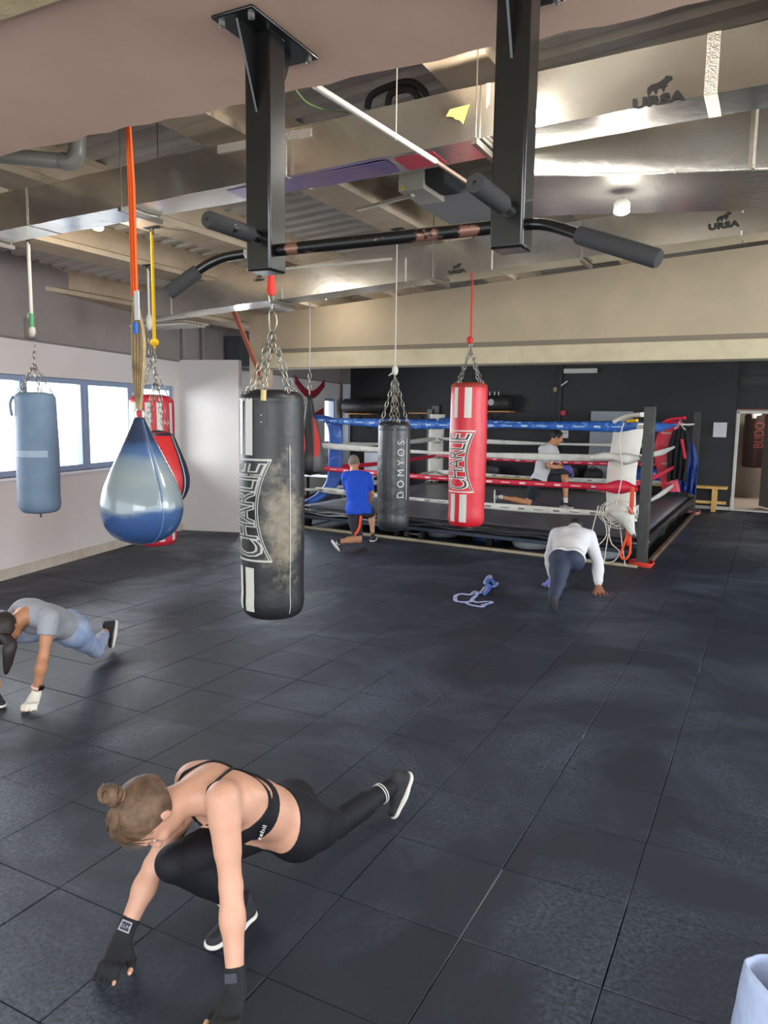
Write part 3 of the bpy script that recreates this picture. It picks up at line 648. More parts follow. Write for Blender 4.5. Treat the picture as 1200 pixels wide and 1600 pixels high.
# small black bag in front of the ring
C3 = (-3.219, 6.499); Yd = 7.2514; zt3, zb3 = at(616,660,Yd).z, at(614,828,Yd).z; R3 = .152
_p = at(615,740,Yd); C3 = (_p.x, _p.y)
m_bk2 = mat('smooth_black_vinyl', (36,38,41), .32, bump=(9,.35,.02))
e, bf, R = heavy_bag('slim black bag with white letters down its side, left of the red bag', C3, R3, zt3, zb3, m_bk2, .008, 8)
curved_text('bag_letters', 'DOMYOS', bf, R, zb3+.60, .54, lambda u: (rad(12), rad(38)), m_outl, e, .003, .0, 1.7); curved_text.ref = None
mark(bf, R, rad(49), rad(52), zb3+.31, zb3+.90, .003).build('printed_line', m_outl, e)
MB().lathe([(R3*.995,zt3-.075),(R3*1.03,zt3-.07),(R3*1.03,zt3-.06),(R3*.99,zt3-.055)], (C3[0],C3[1],0), 40).build('rim_piping', m_bk2, e)
hang(e, bf, R3*.85, zt3+.0, zt3+.44, 4, .3, .036)
mb = MB(); chain_links(mb, bf.p(-.02,R3*1.02,zt3-.08), (C3[0],C3[1],zt3+.3), .036); mb.build('chain', m_steel, e)
MB().ell((C3[0],C3[1],zt3+.49), (.03,.03,.05), 10, 8).build('rope_knot', m_ropew, e)
MB().tube([(C3[0]-.02,C3[1],zt3+.47),(C3[0]-.07,C3[1],zt3+.44)], [.012,.004], 6).build('rope_end', m_ropew, e)
MB().tube([(C3[0],C3[1],zt3+.48),(C3[0],C3[1],RZ(C3[0])-.03)], .006, 8).build('rope', m_ropew, e); swivel(e, (C3[0],C3[1],RZ(C3[0])), .06)

# grey bag by the windows
Yg = 7.0; _p = at(59,710,Yg); C4 = (_p.x, _p.y); zt4, zb4 = at(57,616,Yg).z, at(59,800,Yg).z
m_gb = mat('blue_grey_canvas', (112,134,156), .6, bump=(8,.4,.02), var=(4,(100,120,142),.4,.7))
e, bf, R = heavy_bag('blue-grey bag with pale tape band hanging before the windows', C4, .180, zt4, zb4, m_gb, .014, 12)
mark(bf, R, -PI, PI, zt4-.57, zt4-.51, .003).build('tape_band', mat('pale_tape',(158,174,190),.6), e)
MB().tube([(C4[0],C4[1],zb4+.01),(C4[0]+.01,C4[1],zb4-.05)], .008, 6).build('bottom_tab', m_ink, e)
MB().tube(cr([bf.p(-1.5,.18,zt4-.02), bf.p(-1.5,.21,zt4-.09), bf.p(-1.5,.20,zt4-.2)],5), .012, 6).build('side_strap', m_gb, e)
hang(e, bf, .15, zt4+.01, zt4+.27, 5, .2, .036)
mb = MB(); chain_links(mb, (C4[0],C4[1],zt4+.27), at(55,540,Yg), .036, .004); mb.build('chain', m_steel, e)
zk = at(52,518,Yg).z; MB().ell((C4[0],C4[1],zk), (.035,.03,.05), 10, 8).build('rope_knot', m_ropew, e)
MB().ell((C4[0]-.03,C4[1],zk+.14), (.025,.02,.03), 10, 8).build('rope_knot', m_ropew, e)
MB().tube([(C4[0],C4[1],zk+.04),(C4[0],C4[1],zk+.16)], .022, 8).build('green_tape', mat('green_tape',(80,150,96),.5), e)
MB().tube([(C4[0],C4[1],zk-.03),(C4[0],C4[1],RZ(C4[0])-.04)], .016, 8).build('rope', m_ropew, e); swivel(e, (C4[0],C4[1],RZ(C4[0])))

# red and white bag behind the tear-drop bags
Yr = 8.2; _p = at(239,720,Yr); C5 = (_p.x, _p.y); zt5, zb5 = at(239,622,Yr).z, at(239,850,Yr).z; R5 = .232
m_red2 = mat('faded_red_vinyl', (196,40,56), .45, bump=(6,.2,.02))
e, bf, R = heavy_bag('red bag with white panels hanging in the window corner', C5, R5, zt5, zb5, m_red2, .008, 15, .04)
for p0, p1 in ((-60,-40),(-17,-2),(12,26),(50,62)):
    mark(bf, R, rad(p0), rad(p1), zt5-.62, zt5-.05, .003).build('white_panel', m_stripe, e)
    mark(bf, R, rad(p0), rad(p1), zb5+.06, zb5+.3, .003).build('white_panel', m_stripe, e)
hang(e, bf, R5*.85, zt5+.03, zt5+.40, 4, .5, .04)
mb = MB(); chain_links(mb, (C5[0],C5[1],zt5+.40), (C5[0],C5[1],zt5+.75), .04, .004); mb.build('chain', m_steel, e)
MB().ell((C5[0],C5[1],zt5+.80), (.04,.035,.09), 10, 8).build('rope_knot', m_ropew, e)
MB().tube([(C5[0],C5[1],zt5+.8),(C5[0],C5[1],RZ(C5[0])-.04)], .012, 8).build('rope', m_ropew, e); swivel(e, (C5[0],C5[1],RZ(C5[0])), .06)

# tear-drop bags
TD = [(0,.10),(.03,.15),(.10,.25),(.185,.375),(.30,.55),(.41,.72),(.545,.90),(.62,.96),(.68,1.0),(.75,.985),(.815,.93),(.86,.86),(.905,.75),(.935,.64),(.96,.5),(.985,.28),(1,.02)]
def teardrop(label, c, R, zt, zb, m, td=TD, n=72, lobes=0):
    e = empty('teardrop_bag', (c[0],c[1],zb), label, 'punching bag', 'hanging teardrop bags'); bf = BagFrame(c)
    td = [(1-(1-t), r) for t, r in td]
    ts = np.linspace(0, 1, 40); P = [(float(np.interp(t, [a for a,b in td], [b for a,b in td]))*R, zt-(zt-zb)*float(t)) for t in (ts)]
    sm = [P[0]]+[((P[i-1][0]+2*P[i][0]+P[i+1][0])/4, P[i][1]) for i in range(1, len(P)-1)]+[P[-1]]
    fn = (lambda t, z: 1+lobes*math.cos(4*t)) if lobes else None
    MB().lathe(sm, (c[0],c[1],0), n, fn).build('bag_body', m, e, angle=80)
    return e, bf, prof_r(sm)
Y6 = 4.1; _p = at(221,760,Y6); C6 = (_p.x,_p.y); zt6, zb6 = at(218,652,Y6).z, at(222,852,Y6).z; h6 = zt6-zb6
m_aq = zband_mat('dyed_blue_vinyl', [(0.0,(40,62,100)),(.12*h6,(46,74,118)),(.33*h6,(54,82,128)),(.38*h6,(118,132,138)),(.62*h6,(136,146,148)),(.74*h6,(116,134,146)),(.79*h6,(70,100,140)),(.86*h6,(54,80,118)),(.90*h6,(42,54,78))], .18, .6, noise=.09)
e, bf, R = teardrop('large glossy blue teardrop bag with pale middle on khaki straps', C6, .222, zt6, zb6, m_aq)
MB().tube([Vector((C6[0],C6[1],zt6+.015))+bf.r*.022*math.cos(t)+Vector((0,0,.03*math.sin(t))) for t in [k*PI/8 for k in range(16)]], .007, 8, closed=True).build('steel_ring', m_chrome, e)
for ph in (.5, -2.0, 2.6):
    pts = [bf.p(ph, R(z)+.002, z) for z in np.linspace(zt6-.01, zb6+.02, 26)]; MB().tube(pts, .0035, 6).build('welded_seam', mat('clear_blue_seam',(90,120,160),.15,coat=1), e)
st = empty('hanging_strap', (C6[0],C6[1],2.6), 'bright orange webbing sling looped over the slab with khaki straps below', 'strap')
zo = at(213,462,Y6).z; ztp = 3.62
for dx, w_ in ((-.012,.016),(.004,.018),(.018,.012)):
    MB().tube([Vector((C6[0]-.03+dx*.4,C6[1],ztp)), Vector((C6[0]-.012+dx,C6[1]-.01*dx,(ztp+zo)/2)), Vector((C6[0]-.012+dx,C6[1],zo))], w_*.7, 6, flat=.5).build('orange_sling', m_orange, st)
rnd = random.Random(5)
for k in range(5):
    dx = -.03+.015*k; pts = cr([Vector((C6[0]-.01,C6[1],zo+.01)), Vector((C6[0]+dx*1.3,C6[1]+rnd.uniform(-.02,.02),zo-.22)), Vector((C6[0]+dx,C6[1],zo-.45)), Vector((C6[0]+dx*.3,C6[1],zt6+.04))], 6)
    MB().tube(pts, .011, 6, flat=.4).build('khaki_strap', m_khaki, st)
MB().box((C6[0]+.0,C6[1]-.03,zo-.20),(C6[0]+.02,C6[1]-.01,zo-.14)).build('blue_label', mat('blue_label',(40,90,170),.6), st)
MB().box((C6[0]+.015,C6[1]-.03,zo-.13),(C6[0]+.045,C6[1]-.022,zo+.02)).build('clear_label', mat('clear_label',(190,190,190),.4), st)

Y7 = 6.85; _p = at(246,720,Y7); C7 = (_p.x,_p.y); zt7, zb7 = at(248,672,Y7).z, at(248,783,Y7).z; zb7 = at(248,800,Y7).z
TD2 = [(0,.05),(.005,.44),(.03,.50),(.14,.62),(.30,.80),(.45,.93),(.58,1.0),(.70,.98),(.80,.88),(.88,.72),(.94,.52),(.98,.28),(1,.02)]
m_rd3 = mat('red_panel_leather', (204,44,44), .4); m_nav = mat('navy_panel_leather', (40,48,70), .35)
e, bf, R = teardrop('red and black teardrop bag with white piping, behind the blue one', C7, .285, zt7, zb7, m_nav, TD2)
mark(bf, R, rad(-38), rad(48), zb7+.05, zt7-.02, .003).build('red_panel', m_rd3, e); mark(bf, R, rad(54), rad(57), zb7+.05, zt7-.02, .003).build('white_piping', m_stripe, e)
mark(bf, R, rad(-46), rad(-42), zb7+.05, zt7-.02, .003).build('white_piping', m_stripe, e)
for k in range(4):
    mb = MB(); P = bf.p(.5+PI/2*k, .12, zt7+.0); chain_links(mb, P, (C7[0],C7[1],zt7+.46), .036); mb.build('chain', m_steel, e)
mb = MB(); chain_links(mb, (C7[0],C7[1],zt7+.44), (C7[0],C7[1],zt7+.72), .036, .004); mb.build('chain', m_steel, e)
zy = at(247,535,Y7).z; MB().tube([(C7[0],C7[1],zt7+.70),(C7[0],C7[1],zy),(C7[0],C7[1],RZ(C7[0])-.04)], [.008,.02,.016], 6, flat=.5).build('yellow_strap', m_yellow, e)
MB().ell((C7[0],C7[1],zy), (.05,.03,.035), 10, 8).build('yellow_knot', m_yellow, e); swivel(e, (C7[0],C7[1],RZ(C7[0])), .07)

b8 = 8.0; _p = onb(484,680,b8); C8 = (_p.x,_p.y); zt8, zb8 = onb(481,618,b8).z, onb(481,743,b8).z
TD3 = [(0,.10),(.02,.16),(.2,.32),(.45,.62),(.62,.84),(.75,1.0),(.86,1.0),(.94,.94),(.985,.8),(1,.02)]
m_gy = mat('grey_panel_leather', (92,90,90), .4); m_bk3 = mat('black_panel_leather', (30,30,32), .4)
e, bf, R = teardrop('narrow black and grey teardrop bag with red flash, beside the nearest black bag', C8, .185, zt8, zb8, m_bk3, TD3)
mark(bf, R, rad(14), rad(80), zb8+.03, zt8-.28, .003).build('grey_panel', m_gy, e)
P = [[bf.p(rad(28-14*u), R(zt8-.25-.5*u)+.014, zt8-.25-.5*u), bf.p(rad(30+26*math.sin(PI*u)), R(zt8-.25-.5*u)+.014, zt8-.25-.5*u)] for u in [k/20 for k in range(21)]]
MB().grid(P).build('red_flash', m_rd3, e)
P = [[bf.p(rad(-40-10*u), R(zt8-.40-.5*u)+.014, zt8-.40-.5*u), bf.p(rad(-38+20*math.sin(PI*u)), R(zt8-.40-.5*u)+.014, zt8-.40-.5*u)] for u in [k/20 for k in range(21)]]
MB().grid(P).build('red_flash', m_rd3, e)
mark(bf, R, rad(-62), rad(-36), zb8+.03, zt8-.45, .003).build('grey_panel', m_gy, e)
mb = MB(); chain_links(mb, (C8[0],C8[1],zt8), (C8[0],C8[1],zt8+.34), .05, .005); mb.build('chain', m_steel, e)
MB().tube([(C8[0],C8[1],zt8+.30),(C8[0],C8[1],RZ(C8[0])+.3)], .009, 6).build('rope', m_ropew, e)

# ================================================================ BOXING RING
FR, FL, BR, BL = Vector((-1.42,10.06,0)), Vector((-7.10,10.64,0)), Vector((-1.40,16.28,0)), Vector((-7.15,16.2,0))
ring = empty('boxing_ring', (-4.2,13.2,0), 'boxing ring with dark canvas, blue, white and red ropes behind the cream beam', 'boxing ring')
ZC = .35
def Q(u, v, z=0): return (FL*(1-u)+FR*u)*(1-v)+(BL*(1-u)+BR*u)*v+Vector((0,0,z))   # u left-right, v front-back
m_post = mat('worn_black_post', (62,61,60), .5, .2, bump=(20,.1,.003), var=(4,(96,94,92),.55,.8))
m_canvas = mat('dark_ring_canvas', (82,84,92), .38, bump=(10,.1,.01), var=(1.2,(96,94,100),.4,.75))
m_tarp = mat('black_tarpaulin', (30,32,36), .3, bump=(8,.5,.02)); m_rw = mat('white_rope_cover', (212,210,202), .55, bump=(14,.6,.02), var=(6,(188,186,178),.45,.7))
m_rr = mat('red_rope_cover', (204,34,62), .45, bump=(14,.3,.01)); m_rb = mat('blue_rope_cover', (36,92,176), .45, bump=(18,.6,.02), var=(16,(90,140,205),.52,.62))
m_prt = mat('rope_print', (238,200,208), .6); m_prw = mat('rope_print_blue', (176,204,232), .6); m_prk = mat('rope_print_grey', (120,120,118), .6)
plat = MB(); c4 = [Q(.0,-.005), Q(1.0,-.005), Q(1.0,1.0), Q(.0,1.0)]
plat.prism([p+Vector((0,0,.25)) for p in c4], (0,0,.08)); plat.build('platform', mat('platform_board',(40,38,38),.7), ring, bevel=.01)
plat = MB(); n = 26; P = []
for i in range(n+1):
    P.append([Q(.005+.985*j/n, .002+.99*i/n, ZC-.01+.008*math.sin(j*1.7+i)*math.sin(i*.9)) for j in range(n+1)])
plat.grid(P); plat.build('canvas', m_canvas, ring, solid=.02, angle=80)
for u, v in ((0,0),(.33,0),(.62,0),(1,.3),(1,.7),(0,.5),(.5,1),(.5,.5),(.02,.98),(.98,.98)):
    p = Q(u*.96+.02, v*.96+.02); MB().box((p.x-.05,p.y-.05,0),(p.x+.05,p.y+.05,.25)).build('platform_leg', m_blackmetal, ring)
def drape(A, B, z0, depth, out, name, seed, m=m_tarp, n=60, k=6, amp=.05):
    rnd = random.Random(seed); P = []
    ph = [rnd.uniform(0,6) for _ in range(4)]
    for j in range(k+1):
        t = j/k; row = []
        for i in range(n+1):
            s = i/n; wv = math.sin(s*31+ph[0])*.5+math.sin(s*57+ph[1])*.3+math.sin(s*13+ph[2]+t*3)*.6
            row.append(A.lerp(B, s)+out*(.02+amp*t*(1+wv)+.03*math.sin(t*PI*1.5))+Vector((0,0,z0-depth*t*(1+.25*math.sin(s*9+ph[3])))))
        P.append(row)
    return MB().grid(P).build(name, m, ring, angle=80, solid=.004)
fo_ = Vector((-.1,-1,0)).normalized(); ro_ = Vector((1,0,0))
drape(Q(.02,.0), Q(.99,.0), ZC+.005, .16, fo_, 'apron', 1); drape(Q(1,.01), Q(1,.99), ZC+.01, .15, ro_, 'apron', 2, amp=.03)
MB().tube([Q(.01+.97*i/40, -.004, ZC-.10+.015*math.sin(i*1.1))+fo_*.06 for i in range(41)], .03, 8).build('apron_roll', m_tarp, ring)
MB().bar(Q(.0,-.012,.19)+fo_*.02, Q(.98,-.012,.19)+fo_*.02, .04, .05).build('frame_rail', mat('blue_steel_rail',(64,74,88),.4,.5), ring, bevel=.004)
MB().bar(Q(-.005,-.02,.018), Q(.995,-.02,.018), .07, .035).build('front_plank', mat('pale_floor_plank',(168,156,132),.7,var=(3,(146,132,108),.4,.7)), ring, bevel=.004)
MB().bar(Q(1.012,.01,.03), Q(1.012,.99,.03), .05, .06).build('side_plank', mat('brown_side_plank',(104,80,62),.7,var=(3,(70,54,44),.4,.7)), ring, bevel=.004)
for A in (FR, FL, BR, BL):
    MB().box((A.x-.065,A.y-.065,0),(A.x+.065,A.y+.065,2.05)).build('corner_post', m_post, ring, bevel=.006)
    MB().box((A.x-.11,A.y-.11,0),(A.x+.11,A.y+.11,.012)).build('post_foot', m_post, ring)
RZs = [1.80,1.38,.99,.63]
def inn(A, d):                                  # point moved towards the ring centre
    c = Vector((-4.3,13.2,0)); return A+(c-A).normalized()*d
pads = {}
sides = [(FL,FR),(FR,BR),(BR,BL),(BL,FL)]
for si, (A, B) in enumerate(sides):
    for ri, z in enumerate(RZs):
        a = inn(A,.42); b = inn(B,.42); m = (m_rb,m_rw,m_rr,m_rw)[ri]; rnd = random.Random(si*10+ri)
        if si == 0: a = inn(A,.40).lerp(A,.3); b = inn(B,.40).lerp(B,.35)
        L = (b-a).length; N_ = 44; ph = rnd.uniform(0,6); pts = []; rs = []
        for i in range(N_+1):
            s = i/N_; sag = .035*math.sin(PI*s)*(1.3 if ri == 1 else 1)
            wid = {0:.024,1:.017,2:.017,3:.017}[ri]*(1+(.35 if ri != 2 else .06)*math.sin(s*9+ph))*(min(1, .5+12*min(s,1-s)))
            pts.append(a.lerp(b, s)+Vector((0,0,z-sag-.6*(wid-.02)))); rs.append(wid)
        rp = MB().tube(pts, rs, 10, flat=2.3, up=(0,0,1)).build('rope', m, ring, angle=80)
        if si in (0,2):
            mb = MB(); out = Vector((-(b-a).y, (b-a).x, 0)).normalized()
            if out.y > 0: out = -out
            step = .26; k = 0; d = (b-a).normalized()
            while (k+.5)*step < L:
                s = (k+.5)*step/L; i = min(N_, int(s*N_)); c = pts[i]+d*(s*L-L*i/N_)+out*(rs[i]*.98+.002)
                w2 = .045 if k % 2 == 0 else .07; h2 = .014 if k % 2 == 0 else .006
                if ri in (0,2,3): mb.prism([c-d*w2-Vector((0,0,h2)), c+d*w2-Vector((0,0,h2)), c+d*w2+Vector((0,0,h2)), c-d*w2+Vector((0,0,h2))], out*.002)
                k += 1
            if mb.v: tag(mb.build('rope_print', (m_prw,None,m_prt,m_prk)[ri], rp, smooth=False), kind='stuff')
    # cords from the pads to the posts
for A in (FR, FL, BR, BL):
    for ri, z in enumerate(RZs):
        q = inn(A,.42)
        MB().tube(cr([A+Vector((0,0,z+.01)), A.lerp(q,.5)+Vector((0,0,z-.01)), q+Vector((0,0,z))], 4), [.012,.016,.02,.024,.024,.02,.024,.03,.03][:9], 8).build('rope_end', (m_rw if ri != 2 else m_rr) if ri else m_ropew, ring, angle=80)
def sweep_pad(name, path, w, t, m, side):
    side = Vector(side).normalized(); mb = MB(); pts = cr(path, 5); rows = []
    for i, p in enumerate(pts):
        d = (pts[min(i+1,len(pts)-1)]-pts[max(i-1,0)]).normalized(); nrm = side.cross(d).normalized()
        sec = []
        for k in range(16):
            a = 2*PI*k/16; ca, sa = math.cos(a), math.sin(a)
            sec.append(p+side*(w/2*math.copysign(abs(ca)**.5, ca))+nrm*(t/2*math.copysign(abs(sa)**.7, sa)))
        rows.append(sec+[sec[0]])
    mb.grid(rows); mb.f.append(tuple(range(16))); mb.f.append(tuple(len(mb.v)-17+k for k in reversed(range(16))))
    return mb.build(name, m, ring, angle=70)
m_pw = mat('white_corner_pad', (214,210,200), .5, bump=(5,.3,.02), var=(3,(196,190,176),.45,.7)); m_pr = mat('red_corner_pad', (206,44,66), .42, bump=(4,.2,.02)); m_pbl = mat('blue_corner_pad', (36,84,168), .42, bump=(10,.5,.02), var=(9,(100,140,196),.56,.66))
V3 = lambda a, z: Vector((a[0], a[1], z))
q = inn(FR,.48); sd = (-.86,-.5,0)
tag(sweep_pad('corner_pad', [V3(q,.52), V3(q+Vector((-.04,.03,0)),.8), V3(q+Vector((-.05,.03,0)),1.2), V3(q,1.6), V3(q+Vector((.02,-.02,0)),1.84)], .40, .10, m_pw, sd), 'white corner pad nearest the front right post')
sweep_pad('pad_flap', [V3(q+Vector((-.14,-.1,0)),1.85), V3(q+Vector((.02,-.06,0)),1.93), V3(q+Vector((.2,-.1,0)),1.95)], .16, .06, m_pw, (.3,.9,0))
sweep_pad('pad_flap', [V3(q+Vector((.02,-.14,0)),1.86), V3(q+Vector((.14,-.16,0)),1.875)], .08, .04, m_yellow, (.3,.9,0))
sd = (1,.09,0)
tag(sweep_pad('corner_pad', [onb(1049,768,15.5), onb(1046,752,15.5), onb(1037,720,15.5), onb(1038,690,15.5), onb(1046,668,15.55), onb(1052,660,15.6)], .33, .10, m_pr, sd), 'red corner pad at the back right post')
sweep_pad('pad_flap', [onb(1034,665,15.6), onb(1046,656,15.6), onb(1070,653,15.6)], .2, .07, m_pr, (.2,.95,0))
for y in (676, 724):
    c = onb(1041,y,15.43); flat_text('pad_print', 'metal', .085, frame(c, sd, (0,0,1)), m_rw, ring)
q = inn(BL,.40); sd = (.75,.66,0)
bp_ = sweep_pad('corner_pad', [V3(q,.42), V3(q,.9), V3(q,1.4), V3(q+Vector((.02,0,0)),1.78), V3(q+Vector((.02,0,0)),1.93)], .36, .10, m_pw, sd)
for z in (1.62, 1.30, .95): flat_text('pad_print', 'metal', .085, frame(q+Vector((.045,-.05,z)), (.75,.66,0), (0,0,1)), m_ink, bp_)
q = inn(FL,.62); sd = (.86,.5,0)
tag(sweep_pad('corner_pad', [V3(q+Vector((-.35,-.28,0)),.40), V3(q+Vector((-.16,-.1,0)),.56), V3(q+Vector((-.03,0,0)),.8), V3(q,1.2), V3(q+Vector((0,0,0)),1.62), V3(q+Vector((-.1,-.05,0)),1.82), V3(q+Vector((-.3,-.18,0)),1.86)], .24, .10, m_pbl, sd), 'blue corner pad bent inwards at the front left')
# bulges, straps and tangles at the front right corner
a = FR+Vector((-.20,.03,0)); pts = [Vector((-2.05,10.11,.99)), Vector((-1.85,10.10,1.00)), Vector((-1.72,10.08,1.015)), Vector((-1.60,10.07,1.01)), Vector((-1.50,10.06,.99))]
MB().tube(cr(pts,4), [.04,.045,.05,.06,.075,.085,.09,.092,.09,.085,.075,.065,.05,.045,.04,.035,.03], 12).build('rope_wrap', m_rr, ring, angle=80)
pts = [Vector((-2.15,10.14,1.38)), Vector((-1.9,10.12,1.40)), Vector((-1.7,10.08,1.38)), Vector((-1.5,10.06,1.40))]
MB().tube(cr(pts,4), [.035,.04,.05,.06,.05,.045,.05,.07,.08,.07,.05,.04,.03], 12).build('rope_wrap', m_rw, ring, angle=80)
ostrap = MB().tube(cr([(-1.57,9.95,1.04),(-1.565,9.94,.8),(-1.59,9.93,.5),(-1.57,9.93,.28)],6), .034, 8, flat=.4, up=(.5,1,0))
ostrap.tube(cr([(-1.56,9.93,.50),(-1.62,9.92,.32),(-1.66,9.92,.14),(-1.60,9.92,.10),(-1.55,9.92,.2),(-1.56,9.93,.45)],5), .016, 8)
tag(ostrap.build('tie_strap', mat('orange_red_strap',(226,78,40),.6)), 'orange-red strap tied to the red rope beside the front right post', 'strap')
lp = MB(); 
for k in range(3): lp.tube([(-1.42+(.125+.012*k)*math.cos(t), 10.06+(.125+.01*k)*math.sin(t), .02+.018*k+.01*math.sin(3*t)) for t in [j*PI/9 for j in range(18)]], .012, 8, closed=True)
tag(lp.build('rope_loop', m_redrope), 'red rope wound around the foot of the front right post', 'rope')
lp = MB(); BRx = (-1.40,16.28)
for k in range(2): lp.tube([(-1.40+(.16)*math.cos(t), 16.28+.14*math.sin(t), .03+.03*k+.02*math.sin(2*t)) for t in [j*PI/9 for j in range(18)]], .014, 8, closed=True)
tag(lp.build('rope_loop', mat('pink_rope',(188,120,110),.8)), 'dull pink rope around the foot of the back right post', 'rope')
tn = empty('rope_tangle', onb(965,810,9.95), 'tangled thin white cords and loops hanging from the ring front', 'rope')
rnd = random.Random(21); cpt = onb(965,802,9.95)
for k in range(6):
    r1 = rnd.uniform(.12,.22); ph = rnd.uniform(0,6); pts = [cpt+Vector((r1*math.cos(t)*(1+.2*math.sin(2*t+ph))+rnd.uniform(-.02,.02), rnd.uniform(-.05,.02), r1*.95*math.sin(t)+rnd.uniform(-.02,.02))) for t in [j*PI/6 for j in range(12)]]
    MB().tube(cr(pts,3,closed=True), .006, 6, closed=True).build('cord', m_ropew, tn)
for pts in (((935,790),(925,830),(921,845)), ((955,815),(948,850),(944,880)), ((968,812),(972,850),(977,884)), ((975,660),(968,690),(972,740),(962,790)), ((950,820),(955,848),(968,862),(960,876),(945,880)), ((940,800),(948,835),(930,856))):
    MB().tube(cr([onb(x,y,9.92) for x,y in pts],5), .007, 6).build('cord', m_ropew, tn)
bgw = MB(); c = onb(972,812,9.93); P = [[c+Vector(((.16-.02*j)*math.cos(t)*(1-.08*j)+.03*j, -.04+.05*math.sin(t), .10-.055*j+.02*math.sin(3*t+j))) for t in [k*PI/8 for k in range(17)]] for j in range(6)]
bgw.grid(P); bgw.build('plastic_bag', mat('pale_plastic_film',(196,196,186),.35,bump=(20,.8,.02)), tn, angle=80, solid=.003)
pbag = MB(); c = flo(950,868); c = Vector((c.x, 10.30, .10))
pbag.ell(c, (.22,.14,.10), 20, 12); o = pbag.build('plastic_bag', mat('white_plastic_film',(176,184,192),.3,bump=(10,1,.05))); tag(o, 'crumpled white plastic bag under the ring near the front post', 'bag')
# things stored under the ring
def disc(name, c, r, h, m, label, cat, tilt=0):
    e = MB().lathe([(.02,0),(r*.9,0),(r,h*.3),(r*.96,h*.7),(r*.6,h),(.02,h*.9)], (0,0,0), 32, axis=Matrix.Rotation(tilt,3,'X')).build(name, m); e.location = c; return tag(e, label, cat, 'domes stored under the ring')
p = onb(832,862,10.75); disc('balance_disc', (p.x,10.72,.015), .30, .15, mat('pale_grey_rubber',(168,172,172),.5), 'pale grey dome lying under the ring right of the middle', 'disc')
p = onb(765,855,10.9); disc('balance_disc', (p.x,10.85,.015), .26, .13, mat('dark_blue_rubber',(28,48,92),.5), 'dark blue dome lying under the ring front', 'disc')
p = onb(690,845,10.9); disc('balance_disc', (p.x,10.95,.015), .26, .12, mat('slate_rubber',(110,114,118),.5), 'slate grey dome under the ring below the red bag', 'disc')
wv = empty('dumbbell', (-4.85,10.62,.06), 'small black dumbbell under the ring edge below the slim black bag', 'dumbbell')
c = onb(648,838,10.52)
MB().tube([Vector((c.x-.09,10.5,.07)),Vector((c.x+.09,10.5,.07))], .015, 8).build('handle', m_chrome, wv)
for s in (-1,1): MB().lathe([(.01,0),(.065,.003),(.068,.03),(.065,.06),(.01,.062)], (c.x+s*.12-.03,10.5,.07), 6, axis=Matrix.Rotation(PI/2,3,'Y')).build('weight', m_foam, wv, angle=20)

# ================================================================ BACK OF THE HALL
m_bench = m_wood
def bench(name, x0, x1, y, label, zt=.52):
    e = empty(name, ((x0+x1)/2, y, 0), label, 'bench', 'pine benches by the black wall')
    for k in range(2): MB().box((x0,y-.17+.18*k,zt-.05),(x1,y-.02+.18*k,zt)).build('seat_slat', m_wood, e, bevel=.006)
    MB().box((x0,y-.16,.16),(x1,y-.12,.22)).build('stretcher', m_wood, e, bevel=.004)
    for x in (x0+.10, x1-.28):
        for yy in (y-.20, y+.12): MB().box((x,yy,0),(x+.09,yy+.045,zt-.05)).build('leg', m_wood, e, bevel=.004)
    return e
bench('wooden_bench', -2.6, -.80, 17.1, 'pale pine bench against the black wall left of the door')
bench('wooden_bench', -7.6, -3.0, 16.95, 'long pine bench along the black wall behind the ring').location.z = 0
# shelves carrying spare bags
def shelf(x0, x1, z, label):
    e = empty('wall_shelf', ((x0+x1)/2, 17.2, z), label, 'shelf', 'orange wall shelves')
    MB().box((x0,16.98,z-.03),(x1,17.4,z)).build('board', mat('orange_shelf_board',(206,140,80),.6), e, bevel=.004)
    MB().bar(((x0+x1)/2,17.02,z-.04), ((x0+x1)/2,17.39,z-.22), .03, .03).build('bracket', m_post, e)
shelf(-10.05+.15, -9.15, 1.935, 'short orange shelf on the black wall at far left'); shelf(-8.1, -7.5, 1.97, 'small orange shelf above the back left corner pad'); shelf(-6.5, -5.5, 2.03, 'orange shelf with a black bag right of the red punching bag')
def lying(name, c, L, r, label, logo=False, m=m_foam):
    e = empty(name, (c[0],c[1],c[2]-r), label, 'punching bag', 'spare bags on the wall shelves')
    MB().lathe([(.01,-L/2),(r*.85,-L/2),(r,-L/2+.05),(r,L/2-.05),(r*.85,L/2),(.01,L/2)], c, 24, axis=Matrix.Rotation(PI/2,3,'Y')).build('bag_body', mat('dull_black_vinyl',(44,43,43),.45), e)
    for k in range(3): MB().tube([(c[0]+L*(.2+.1*k),c[1]+(r+.002)*math.cos(t),c[2]+(r+.002)*math.sin(t)) for t in [j*PI/9 for j in range(18)]], .006, 5, closed=True).build('strap', m_foam, e)
    for dx in (-.1,.02,.12): MB().tube([(c[0]+dx,c[1],c[2]+r),(c[0]+dx,c[1],c[2]+r+.09)], .01, 6).build('rivet_post', m_chrome if logo else m_foam, e)
    if logo: MB().lathe([(.07,0),(.075,.004),(.01,.006)], (c[0],c[1]-r-.002,c[2]+.02), 20, axis=Matrix.Rotation(PI/2,3,'X')).build('round_emblem', mat('pale_emblem',(170,168,162),.5), e)
lying('stored_bag', (-9.35,17.12,2.12), 1.35, .185, 'long black bag lying on the far left shelf'); lying('stored_bag', (-5.95,17.12,2.21), .80, .18, 'black bag with round pale emblem lying on the right shelf', True)
bl = MB().ell((-9.18,16.95,1.67), (.115,.115,.115), 20, 14); bl.tube([(-9.18,16.95,1.78),(-9.18,16.98,1.93)], .01, 6); tag(bl.build('speed_ball', mat('dark_ball',(52,56,62),.3)), 'round dark speed ball hanging under the far left shelf', 'ball')
